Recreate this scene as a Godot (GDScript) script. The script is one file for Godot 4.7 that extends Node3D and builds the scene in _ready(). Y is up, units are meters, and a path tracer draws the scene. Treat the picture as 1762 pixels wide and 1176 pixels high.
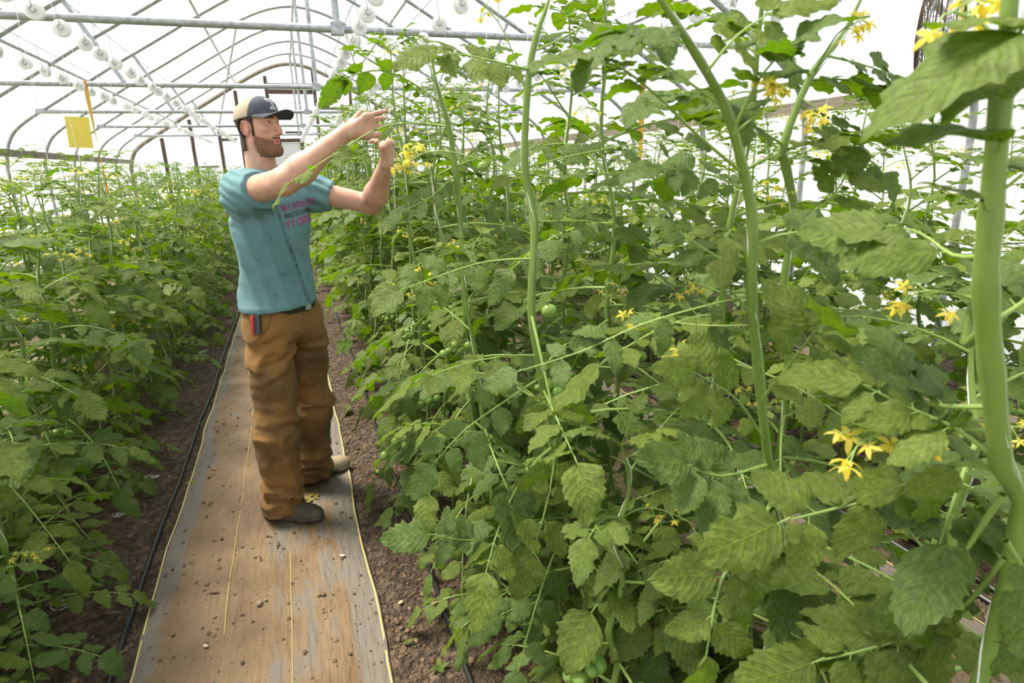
extends Node3D
# A tomato hoop house: x across the rows, -z down the rows, metres. The camera stands in the first aisle.
const F := 1040.0
const EYE := Vector3(0, 1.56, 0)
const RIDGE := 0.5
const END_Z := -19.44
const FRONT_Z := 4.7
const TIE_Y := 2.55
var lens := Basis()
var M := {}
var taken := {}
var rng := RandomNumberGenerator.new()
var hum := FastNoiseLite.new()


func _ready() -> void:
	rng.seed = 11
	hum.seed = 5
	hum.frequency = 1.0
	hum.fractal_octaves = 3
	# ---- camera
	lens = Basis(Vector3.UP, deg_to_rad(-19.4434)) * Basis(Vector3.RIGHT, deg_to_rad(-16.1212)) * Basis(Vector3.BACK, -0.03)
	var cam := Camera3D.new()
	cam.name = "camera"
	cam.near = 0.02
	cam.far = 400.0
	var at := CameraAttributesPhysical.new()
	at.frustum_focal_length = 21.25
	at.frustum_focus_distance = 2.9
	at.exposure_aperture = 6.3
	cam.attributes = at
	cam.fov = rad_to_deg(2.0 * atan(588.0 / F))
	add_child(cam)
	cam.transform = Transform3D(lens, EYE)
	cam.current = true
	# ---- sky, sun, exposure
	var sky := ProceduralSkyMaterial.new()
	sky.sky_top_color = Color(0.93, 0.96, 1.0)
	sky.sky_horizon_color = Color(1.0, 1.0, 1.0)
	sky.ground_bottom_color = Color(0.55, 0.55, 0.5)
	sky.ground_horizon_color = Color(0.9, 0.9, 0.9)
	sky.sun_angle_max = 0.0
	var env := Environment.new()
	env.background_mode = Environment.BG_SKY
	env.sky = Sky.new()
	env.sky.sky_material = sky
	env.background_energy_multiplier = 0.80
	env.tonemap_mode = Environment.TONE_MAPPER_LINEAR
	env.tonemap_exposure = 2.08
	env.sdfgi_enabled = true
	env.ssao_enabled = true
	env.ssil_enabled = true
	var we := WorldEnvironment.new()
	we.name = "environment"
	we.environment = env
	add_child(we)
	var sun := DirectionalLight3D.new()
	sun.name = "sun"
	sun.light_color = Color(1.0, 0.96, 0.89)
	sun.light_energy = 1.75
	sun.light_angular_distance = 24.0
	sun.shadow_enabled = true
	sun.sky_mode = DirectionalLight3D.SKY_MODE_LIGHT_ONLY
	sun.basis = Basis.looking_at(Vector3(0.42, -1.0, 0.30))
	add_child(sun)
	materials()
	greenhouse()
	ground_and_aisles()
	overhead_lines()
	tomato_rows()
	worker()
	small_things()


# ---------------------------------------------------------------- pixels to points
func ray(x: float, y: float) -> Vector3:
	return lens * Vector3((x - 881.0) / F, (588.0 - y) / F, -1.0)


func pz(x: float, y: float, z: float) -> Vector3:
	var d := ray(x, y)
	return EYE + d * (z / d.z)


func px(x: float, y: float, at: float) -> Vector3:
	var d := ray(x, y)
	return EYE + d * (at / d.x)


func pg(x: float, y: float, h := 0.0) -> Vector3:
	var d := ray(x, y)
	return EYE + d * ((h - EYE.y) / d.y)


# ---------------------------------------------------------------- meshes
class MB:
	var v := PackedVector3Array()
	var n := PackedVector3Array()
	var uv := PackedVector2Array()
	var c := PackedColorArray()
	var ix := PackedInt32Array()
	var tint := Color(1, 1, 1)
	var fixed := {}

	func p(at: Vector3, u := Vector2.ZERO) -> int:
		v.append(at)
		uv.append(u)
		c.append(tint)
		return v.size() - 1

	func tri(a: int, b: int, d: int) -> void:
		ix.append(a)
		ix.append(b)
		ix.append(d)

	func quad(a: int, b: int, d: int, e: int) -> void:
		tri(a, b, d)
		tri(a, d, e)

	func add(o: MB, t: Transform3D) -> void:
		var k := v.size()
		for i in o.v.size():
			v.append(t * o.v[i])
		uv.append_array(o.uv)
		c.append_array(o.c)
		for i in o.ix:
			ix.append(i + k)

	func normals() -> void:
		n.resize(v.size())
		n.fill(Vector3.ZERO)
		for i in range(0, ix.size(), 3):
			var a := v[ix[i]]
			var f := (v[ix[i + 2]] - a).cross(v[ix[i + 1]] - a)
			n[ix[i]] += f
			n[ix[i + 1]] += f
			n[ix[i + 2]] += f
		for i in n.size():
			n[i] = n[i].normalized() if n[i].length_squared() > 1e-20 else Vector3.UP

	func mesh(m: Material = null) -> ArrayMesh:
		if n.size() != v.size():
			normals()
		var a := []
		a.resize(Mesh.ARRAY_MAX)
		a[Mesh.ARRAY_VERTEX] = v
		a[Mesh.ARRAY_NORMAL] = n
		a[Mesh.ARRAY_TEX_UV] = uv
		a[Mesh.ARRAY_COLOR] = c
		a[Mesh.ARRAY_INDEX] = ix
		var me := ArrayMesh.new()
		me.add_surface_from_arrays(Mesh.PRIMITIVE_TRIANGLES, a)
		if m:
			me.surface_set_material(0, m)
		return me

	func box(t: Transform3D, s: Vector3) -> void:
		var h := s * 0.5
		for ax in 3:
			for sg in [-1.0, 1.0]:
				var nn := Vector3.ZERO
				nn[ax] = sg
				var b := Vector3.ZERO
				b[(ax + 1) % 3] = 1.0
				var d := nn.cross(b)
				var q := []
				for w in [[-1, -1], [1, -1], [1, 1], [-1, 1]]:
					var pt: Vector3 = nn + b * float(w[0]) + d * float(w[1])
					q.append(p(t * (pt * h), Vector2(w[0], w[1]) * 0.5))
				quad(q[3], q[2], q[1], q[0])

	func bar(a: Vector3, b: Vector3, w: float, h: float) -> void:
		var z := (b - a).normalized()
		var up := Vector3.UP if absf(z.y) < 0.9 else Vector3.BACK
		var x := up.cross(z).normalized()
		box(Transform3D(Basis(x, z.cross(x), z), (a + b) * 0.5), Vector3(w, h, (b - a).length()))

	func tube(pts: Array, r: Array, sides := 8, caps := true) -> void:
		var k := pts.size()
		var fx := Vector3.ZERO
		var first := v.size()
		var run := 0.0
		for i in k:
			var t: Vector3 = (pts[mini(i + 1, k - 1)] - pts[maxi(i - 1, 0)]).normalized()
			if i == 0:
				fx = (Vector3.RIGHT if absf(t.x) < 0.8 else Vector3.UP).cross(t).normalized()
			else:
				fx = (fx - t * fx.dot(t)).normalized()
				run += (pts[i] - pts[i - 1]).length()
			var fy := t.cross(fx)
			var rr: float = r[mini(i, r.size() - 1)]
			for s in sides + 1:
				var a := TAU * s / sides
				p(pts[i] + (fx * cos(a) + fy * sin(a)) * rr, Vector2(float(s) / sides, run))
		for i in k - 1:
			for s in sides:
				var a := first + i * (sides + 1) + s
				quad(a, a + sides + 1, a + sides + 2, a + 1)
		# weld the normals of the seam
		if caps:
			for e in [0, k - 1]:
				var m := p(pts[e])
				for s in sides:
					var a: int = first + e * (sides + 1) + s
					if e == 0:
						tri(m, a, a + 1)
					else:
						tri(m, a + 1, a)

	func lathe(prof: Array, sides: int, t := Transform3D.IDENTITY) -> void:
		var first := v.size()
		for i in prof.size():
			for s in sides + 1:
				var a := TAU * s / sides
				p(t * Vector3(prof[i].x * cos(a), prof[i].y, prof[i].x * sin(a)), Vector2(float(s) / sides, float(i) / prof.size()))
		for i in prof.size() - 1:
			for s in sides:
				var a := first + i * (sides + 1) + s
				quad(a, a + 1, a + sides + 2, a + sides + 1)


func smooth(pts: Array, per := 4) -> Array:
	var out := []
	var k := pts.size()
	for i in k - 1:
		var a: Vector3 = pts[maxi(i - 1, 0)]
		var b: Vector3 = pts[i]
		var c: Vector3 = pts[i + 1]
		var d: Vector3 = pts[mini(i + 2, k - 1)]
		for j in per:
			out.append(b.cubic_interpolate(c, a, d, float(j) / per))
	out.append(pts[k - 1])
	return out


func numbered(called: String) -> String:
	if not taken.has(called):
		taken[called] = 0
		return called
	taken[called] += 1
	return "%s_%03d" % [called, taken[called]]


func part(called: String, b, m: Material, parent: Node3D, at := Transform3D.IDENTITY) -> MeshInstance3D:
	var o := MeshInstance3D.new()
	o.name = called
	o.mesh = b.mesh() if b is MB else b
	o.material_override = null
	o.set_surface_override_material(0, m)
	o.transform = at
	parent.add_child(o, true)
	return o


func tag(o: Node3D, label := "", category := "", group := "", kind := "") -> Node3D:
	if label: o.set_meta("label", label)
	if category: o.set_meta("category", category)
	if group: o.set_meta("group", group)
	if kind: o.set_meta("kind", kind)
	return o


func thing(called: String, label: String, category: String, at := Vector3.ZERO, group := "", kind := "") -> Node3D:
	var o := Node3D.new()
	o.name = numbered(called)
	o.position = at
	add_child(o, true)
	return tag(o, label, category, group, kind)


func single(called: String, b, m: Material, label: String, category: String, at := Transform3D.IDENTITY, group := "", kind := "") -> MeshInstance3D:
	var o := part(numbered(called), b, m, self, at)
	tag(o, label, category, group, kind)
	return o


func rnd(a: float, b: float) -> float:
	return rng.randf_range(a, b)


# ---------------------------------------------------------------- materials
func lin(r: float, g: float, b: float) -> Color:
	return Color(r, g, b).linear_to_srgb()


func mat(key: String, col: Color, rough := 0.7, metal := 0.0) -> StandardMaterial3D:
	var m := StandardMaterial3D.new()
	m.resource_name = key
	m.albedo_color = col
	m.roughness = rough
	m.metallic = metal
	M[key] = m
	return m


func noise_tex(freq: float, cols: Array, offs: Array, size := 512, seed_ := 1, oct := 5) -> NoiseTexture2D:
	var fn := FastNoiseLite.new()
	fn.noise_type = FastNoiseLite.TYPE_SIMPLEX_SMOOTH
	fn.frequency = freq
	fn.fractal_octaves = oct
	fn.seed = seed_
	var g := Gradient.new()
	g.colors = PackedColorArray(cols)
	g.offsets = PackedFloat32Array(offs)
	var t := NoiseTexture2D.new()
	t.width = size
	t.height = size
	t.seamless = true
	t.noise = fn
	t.color_ramp = g
	return t


func leaf_textures() -> Array:
	var s := 224
	var im := Image.create(s, s, false, Image.FORMAT_RGB8)
	var hm := Image.create(s, s, false, Image.FORMAT_RGBA8)
	for y in s:
		for x in s:
			var u := absf(float(x) / s - 0.5) * 2.0
			var w := float(y) / s
			var mid := clampf(1.0 - u / 0.035, 0.0, 1.0)
			# side veins run forward from the midrib
			var f := fposmod((w - u * 0.30) * 7.5, 1.0)
			var dv := minf(f, 1.0 - f)
			var vein := clampf(1.0 - dv / 0.07, 0.0, 1.0) * (1.0 - u * 0.6)
			var f2 := fposmod((w + u * 0.55) * 19.0 + sin(u * 21.0) * 0.3, 1.0)
			var v2 := clampf(1.0 - minf(f2, 1.0 - f2) / 0.12, 0.0, 1.0) * 0.3
			var n := hum.get_noise_2d(x * 0.03, y * 0.03) * 0.13 + hum.get_noise_2d(x * 0.11, y * 0.11 + 50.0) * 0.05
			var k := 0.76 + n + 0.07 * sin(dv * TAU)
			var vv := maxf(mid, maxf(vein * 0.75, v2))
			im.set_pixel(x, y, Color(k, k, k).lerp(Color(1.0, 1.0, 0.82), clampf(mid * 0.95 + vein * 0.50 + v2 * 0.35, 0.0, 0.95)))
			var h := 0.55 + 0.25 * sin(dv * PI) + n * 0.7 - vv * 0.35
			hm.set_pixel(x, y, Color(h, h, h))
	hm.bump_map_to_normal_map(8.0)
	return [ImageTexture.create_from_image(im), ImageTexture.create_from_image(hm)]


func leafy(key: String, c: Color, back: Color, tex: Array, rough := 0.52) -> void:
	var m := mat(key, c, rough)
	m.metallic_specular = 0.36
	m.albedo_texture = tex[0]
	m.backlight_enabled = true
	m.backlight = back
	if key.begins_with("leaf"):
		m.normal_enabled = true
		m.normal_texture = tex[1]
		m.normal_scale = 0.85
	m.cull_mode = BaseMaterial3D.CULL_DISABLED


func materials() -> void:
	var tex := leaf_textures()
	# one green for every leaf, of any age; three tones a few percent apart, dealt at random
	var back := lin(0.72, 1.0, 0.04)
	for near in ["", "far_"]:
		leafy(near + "leaf_plain", lin(0.248, 0.352, 0.080), back, tex)
		leafy(near + "leaf_warm", lin(0.288, 0.384, 0.078), back, tex)
		leafy(near + "leaf_cool", lin(0.214, 0.322, 0.086), back, tex)
	leafy("leaf_yellow", lin(0.560, 0.540, 0.120), lin(1.0, 0.95, 0.1), tex)
	var m := mat("stem", lin(0.165, 0.255, 0.045), 0.5)
	m.albedo_texture = noise_tex(0.02, [Color(0.80, 0.86, 0.72), Color(1, 1, 1), Color(0.93, 0.95, 0.72)], [0.0, 0.5, 1.0], 256, 3)
	m.uv1_triplanar = true
	m.uv1_scale = Vector3(8, 2, 8)
	m.rim_enabled = true
	m.rim = 0.35
	m = mat("petiole", lin(0.225, 0.335, 0.075), 0.55)
	m = mat("petal", lin(0.88, 0.74, 0.12), 0.6)
	m.backlight_enabled = true
	m.backlight = lin(1.0, 0.88, 0.16)
	m.cull_mode = BaseMaterial3D.CULL_DISABLED
	m = mat("fruit", lin(0.19, 0.32, 0.06), 0.22)
	m.subsurf_scatter_enabled = true
	m.subsurf_scatter_strength = 0.15
	# steel, film, wood
	m = mat("steel", lin(0.50, 0.52, 0.54), 0.45, 0.35)
	m.albedo_texture = noise_tex(0.03, [Color(0.78, 0.78, 0.80), Color(1, 1, 1)], [0.2, 0.8], 256, 9)
	m.uv1_triplanar = true
	m.uv1_scale = Vector3(2, 2, 2)
	m = mat("wire", lin(0.25, 0.25, 0.26), 0.4, 0.8)
	m = mat("roof_film", Color(0.97, 0.98, 1.0, 0.16), 0.2)
	m.transparency = BaseMaterial3D.TRANSPARENCY_ALPHA
	m.cull_mode = BaseMaterial3D.CULL_DISABLED
	m = mat("side_film", lin(0.72, 0.735, 0.76), 0.55)
	m.backlight_enabled = true
	m.backlight = lin(1, 1, 1)
	m.cull_mode = BaseMaterial3D.CULL_DISABLED
	m = mat("old_wood", lin(0.27, 0.24, 0.19), 0.85)
	m.albedo_texture = noise_tex(0.012, [Color(0.55, 0.52, 0.5), Color(1, 1, 1), Color(0.8, 0.77, 0.7)], [0.1, 0.5, 0.9], 512, 21)
	m.uv1_triplanar = true
	m.uv1_scale = Vector3(6, 6, 0.5)
	m = mat("brown_wood", lin(0.13, 0.085, 0.06), 0.8)
	m.albedo_texture = M.old_wood.albedo_texture
	m.uv1_triplanar = true
	m.uv1_scale = Vector3(4, 0.6, 4)
	m = mat("white_plastic", lin(0.80, 0.80, 0.80), 0.35)
	m.backlight_enabled = true
	m.backlight = lin(0.8, 0.8, 0.8)
	mat("twine", lin(0.80, 0.80, 0.77), 0.7)
	mat("white_paint", lin(0.75, 0.75, 0.74), 0.5)
	# soil
	m = mat("soil", Color(1, 1, 1), 0.95)
	m.albedo_texture = noise_tex(0.015, [lin(0.040, 0.026, 0.016), lin(0.085, 0.056, 0.034), lin(0.130, 0.088, 0.055), lin(0.200, 0.145, 0.095)], [0.15, 0.45, 0.65, 0.95], 1024, 31, 7)
	m.uv1_triplanar = true
	m.uv1_world_triplanar = true
	m.uv1_scale = Vector3(1.1, 1.1, 1.1)
	m.heightmap_enabled = true
	m.heightmap_texture = noise_tex(0.035, [Color(0, 0, 0), Color(1, 1, 1)], [0.2, 0.8], 1024, 77, 6)
	m.heightmap_scale = 2.0
	m = mat("clod", lin(0.105, 0.070, 0.043), 0.95)
	m.vertex_color_use_as_albedo = true
	mat("hose", lin(0.018, 0.019, 0.021), 0.33)
	m = mat("grass", lin(0.40, 0.42, 0.30), 0.95)
	mat("yellow_thread", lin(0.62, 0.50, 0.16), 0.8)


# ---------------------------------------------------------------- the hoop house
func hoop_profile(out := 0.0) -> Array:
	var half := [[4.38, -0.1], [4.38, 0.9], [4.38, 1.72], [4.33, 2.0], [4.21, 2.24], [4.01, 2.42], [3.69, 2.62], [3.25, 2.89], [2.75, 3.2], [2.18, 3.53], [1.55, 3.90], [1.0, 4.205], [0.62, 4.38], [0.3, 4.475], [0.0, 4.51]]
	var pts := []
	for q in half:
		pts.append(Vector3(RIDGE - q[0], q[1], 0))
	for i in range(half.size() - 2, -1, -1):
		pts.append(Vector3(RIDGE + half[i][0], half[i][1], 0))
	if out != 0.0:
		var o := []
		for i in pts.size():
			var t: Vector3 = (pts[mini(i + 1, pts.size() - 1)] - pts[maxi(i - 1, 0)]).normalized()
			o.append(pts[i] + Vector3(-t.y, t.x, 0) * out)
		return o
	return pts


func roof_y(x: float) -> float:
	var h := hoop_profile()
	for i in h.size() - 1:
		if h[i].y > 1.0 and x >= h[i].x and x <= h[i + 1].x:
			return lerpf(h[i].y, h[i + 1].y, (x - h[i].x) / maxf(h[i + 1].x - h[i].x, 1e-4))
	return 2.0


func sheet(prof: Array, z0: float, z1: float, steps: int, wave := 0.0) -> MB:
	var b := MB.new()
	var k := prof.size()
	for j in steps + 1:
		var z := lerpf(z0, z1, float(j) / steps)
		for i in k:
			var q: Vector3 = prof[i]
			b.p(Vector3(q.x + wave * hum.get_noise_2d(z * 2.0, q.y * 1.5), q.y, z), Vector2(float(i) / k, z))
	for j in steps:
		for i in k - 1:
			var a := j * k + i
			b.quad(a, a + 1, a + k + 1, a + k)
	return b


func greenhouse() -> void:
	var prof := smooth(hoop_profile(), 3)
	var arch := MB.new()
	arch.tube(prof, [0.027], 8)
	var arch_mesh := arch.mesh()
	var tie := MB.new()
	tie.tube([Vector3(RIDGE - 3.82, TIE_Y, 0), Vector3(RIDGE + 3.82, TIE_Y, 0)], [0.027], 8)
	for s in [-1.0, 1.0]:
		tie.box(Transform3D(Basis(), Vector3(RIDGE + s * 3.80, TIE_Y + 0.01, 0)), Vector3(0.12, 0.06, 0.05))
	var tie_mesh := tie.mesh()
	var mid := MB.new()
	mid.tube([Vector3(RIDGE - 0.02, TIE_Y + 0.02, 0), Vector3(RIDGE - 0.02, 4.49, 0)], [0.024], 8)
	var mid_mesh := mid.mesh()
	var clamp_b := MB.new()
	clamp_b.box(Transform3D(Basis(), Vector3(RIDGE - 0.02, TIE_Y, 0)), Vector3(0.09, 0.08, 0.07))
	var clamp_mesh := clamp_b.mesh()
	var strut_meshes := []
	for s in [-1.0, 1.0]:
		var b := MB.new()
		var top := Vector3(RIDGE + s * 2.45, roof_y(RIDGE + s * 2.45) - 0.02, 0)
		b.tube([Vector3(RIDGE + s * 2.03, TIE_Y + 0.02, 0), top], [0.022], 8)
		strut_meshes.append(b.mesh())
	for k in 14:
		var z := -17.82 + 1.61 * k
		var t := thing("trim_%d" % (k + 1), "", "", Vector3(0, 0, z), "", "structure")
		part("hoop", arch_mesh, M.steel, t)
		if k % 2 == 0:
			part("tie_bar", tie_mesh, M.steel, t)
			part("strut", mid_mesh, M.steel, t)
			part("clamp", clamp_mesh, M.steel, t)
			for sm in strut_meshes:
				part("strut", sm, M.steel, t)
	var pn := 15
	for x in [-0.95, 1.95, -2.57, 3.57, RIDGE]:
		var y := roof_y(x) - 0.045
		var b := MB.new()
		b.tube([Vector3(x, y, FRONT_Z), Vector3(x, y, END_Z)], [0.019], 8)
		single("trim_%d" % pn, b, M.steel, "", "", Transform3D.IDENTITY, "", "structure")
		pn += 1
	# wind braces under the roof
	for q in [[-1.3, -16.21, -0.5, -12.99], [2.2, -16.21, 1.4, -12.99]]:
		var b := MB.new()
		b.tube([Vector3(q[0], TIE_Y + 0.1, q[1]), Vector3(q[2], roof_y(q[2]) - 0.07, q[3])], [0.016], 6)
		single("trim_%d" % pn, b, M.steel, "", "", Transform3D.IDENTITY, "", "structure")
		pn += 1
	# films
	var outer := smooth(hoop_profile(0.035), 3)
	var roof := []
	for q in outer:
		if q.y > 2.02:
			roof.append(q)
	single("ceiling", sheet(roof, FRONT_Z, END_Z, 1), M.roof_film, "", "", Transform3D.IDENTITY, "", "structure")
	for s in [-1.0, 1.0]:
		var side := "left" if s < 0 else "right"
		var w := []
		for i in 13:
			var y := lerpf(2.04, -0.05 if s > 0 else 0.62, i / 12.0)
			w.append(Vector3(RIDGE + s * (4.40 + (0.03 if y < 1.9 else 0.0)), y, 0))
		single("wall_" + side, sheet(w, FRONT_Z, END_Z, 60, 0.05), M.side_film, "", "", Transform3D.IDENTITY, "", "structure")
		var hip := MB.new()
		hip.box(Transform3D(Basis(), Vector3(RIDGE + s * 4.30, 2.0 + 0.03 * s, (FRONT_Z + END_Z) / 2)), Vector3(0.038, 0.11, FRONT_Z - END_Z - 0.02))
		single("baseboard_" + side, hip, M.old_wood, "", "", Transform3D.IDENTITY, "", "structure")
	# film clips along the hip boards
	end_wall()
	var b := MB.new()
	var pr := outer
	b.v.clear()
	var c := b.p(Vector3(RIDGE, 1.0, FRONT_Z))
	for q in pr:
		b.p(Vector3(q.x, q.y, FRONT_Z))
	for i in pr.size() - 1:
		b.tri(c, 1 + i, 2 + i)
	single("wall_front", b, M.roof_film, "", "", Transform3D.IDENTITY, "", "structure")
	# the field outside
	var g := MB.new()
	g.box(Transform3D(Basis(), Vector3(0, -0.2, 0)), Vector3(240, 0.2, 240))
	single("field", g, M.grass, "", "", Transform3D.IDENTITY, "", "structure")


func end_wall() -> void:
	var z := END_Z
	var t := thing("wall_back", "", "", Vector3(0, 0, z), "", "structure")
	var prof := smooth(hoop_profile(0.03), 3)
	var b := MB.new()
	var c := b.p(Vector3(RIDGE, 1.0, -0.06))
	for q in prof:
		b.p(Vector3(q.x, q.y, -0.06))
	for i in prof.size() - 1:
		b.tri(c, 1 + i, 2 + i)
	part("film", b, M.roof_film, t)
	var arch := MB.new()
	arch.tube(smooth(hoop_profile(), 3), [0.05], 8)
	part("end_hoop", arch, M.old_wood, t)
	var posts := [[278, 238, 290], [325, 206, 300], [375, 215, 300], [404, 156, 290], [455, 131, 290], [537, 120, 290], [600, 142, 290], [646, 175, 290], [700, 205, 290]]
	for q in posts:
		var top := pz(q[0], q[1], z)
		var x := top.x
		var s := MB.new()
		s.bar(Vector3(x, -0.1, 0.0), Vector3(x, minf(top.y, roof_y(x) - 0.05), 0.0), 0.09, 0.06)
		part("stud", s, M.brown_wood, t)
	var boards := [[457, 146, 538, 0.07], [457, 158, 538, 0.12], [546, 187, 600, 0.07], [491, 229, 520, 0.08], [537, 230, 603, 0.05], [376, 241, 408, 0.08], [332, 288, 378, 0.05], [404, 205, 457, 0.05], [600, 215, 700, 0.05], [541, 262, 700, 0.06]]
	for q in boards:
		var a := pz(q[0], q[1], z)
		var e := pz(q[2], q[1] + (q[2] - q[0]) * 0.025, z)
		var s := MB.new()
		s.bar(Vector3(a.x, a.y, 0.05), Vector3(e.x, a.y, 0.05), 0.05, q[3])
		part("board", s, M.brown_wood, t)
	# louvred vent
	var l0 := pz(461, 165, z)
	var l1 := pz(532, 238, z)
	for i in 9:
		var y := lerpf(l0.y, l1.y, i / 8.0)
		var s := MB.new()
		s.box(Transform3D(Basis(Vector3.RIGHT, 0.7), Vector3((l0.x + l1.x) / 2, y, -0.02)), Vector3(l1.x - l0.x, 0.012, 0.12))
		part("louvre", s, M.white_paint, t)
	# door
	var d0 := pz(495, 246, z)
	var d1 := pz(519, 246, z)
	var w := maxf(d1.x - d0.x, 0.3)
	var dr := thing("door_1", "", "", Vector3(0, 0, z + 0.05), "", "structure")
	var pan := MB.new()
	pan.box(Transform3D(Basis(), Vector3(d0.x - 0.1, d0.y / 2, 0.0)), Vector3(0.9, d0.y, 0.04))
	part("panel", pan, M.white_paint, dr)
	for s in [-1.0, 1.0]:
		var j := MB.new()
		j.box(Transform3D(Basis(), Vector3(d0.x - 0.1 + s * 0.5, d0.y / 2, 0.02)), Vector3(0.1, d0.y + 0.08, 0.08))
		part("jamb", j, M.brown_wood, dr)
	var hd := MB.new()
	hd.box(Transform3D(Basis(), Vector3(d0.x - 0.1, d0.y + 0.06, 0.02)), Vector3(1.1, 0.1, 0.08))
	part("header", hd, M.brown_wood, dr)


# ---------------------------------------------------------------- soil, fabric aisles, drip hoses
func soil_y(x: float, z: float) -> float:
	var y := 0.016 * hum.get_noise_2d(x * 0.9, z * 0.9) + 0.012 * hum.get_noise_2d(x * 4.0 + 9.0, z * 4.0)
	for c in [0.83, -1.42, 2.7]:
		y += 0.05 * clampf(1.0 - absf(x - c) / 0.45, 0.0, 1.0)
	return y


func aisle_texture() -> ImageTexture:
	var w := 256
	var h := 1536
	var im := Image.create(w, h, false, Image.FORMAT_RGB8)
	var n := FastNoiseLite.new()
	n.seed = 3
	n.frequency = 0.02
	n.fractal_octaves = 4
	var n2 := FastNoiseLite.new()
	n2.seed = 8
	n2.frequency = 0.5
	for y in h:
		for x in w:
			var u := float(x) / w
			# streaks run along the cloth where feet and rakes have wiped the dirt off
			var streak := n.get_noise_2d(x * 1.3, y * 0.045 + 40.0) * 0.5 + 0.5
			var blot := n.get_noise_2d(x * 0.55 + 300.0, y * 0.42) * 0.5 + 0.5
			var fine := n2.get_noise_2d(x * 0.9, y * 0.7)
			var rim := maxf(smoothstep(0.78, 1.0, u) * 0.42, smoothstep(0.14, 0.0, u) * 0.40)
			var bare := smoothstep(0.50, 0.66, streak * 0.5 + blot * 0.38 + rim + 0.10 * smoothstep(0.45, 0.8, u))
			var weave := 0.015 * sin(x * 1.9)
			var cloth := Color(0.445 + weave, 0.42 + weave, 0.385 + weave)
			var dirt := Color(0.430, 0.340, 0.240).lerp(Color(0.565, 0.470, 0.345), clampf(blot * 1.4 - 0.3 + fine * 0.25, 0.0, 1.0))
			var c := dirt.lerp(cloth, bare * 0.9)
			c = c * (0.94 + 0.12 * fine)
			im.set_pixel(x, y, c)
	return ImageTexture.create_from_image(im)


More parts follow.
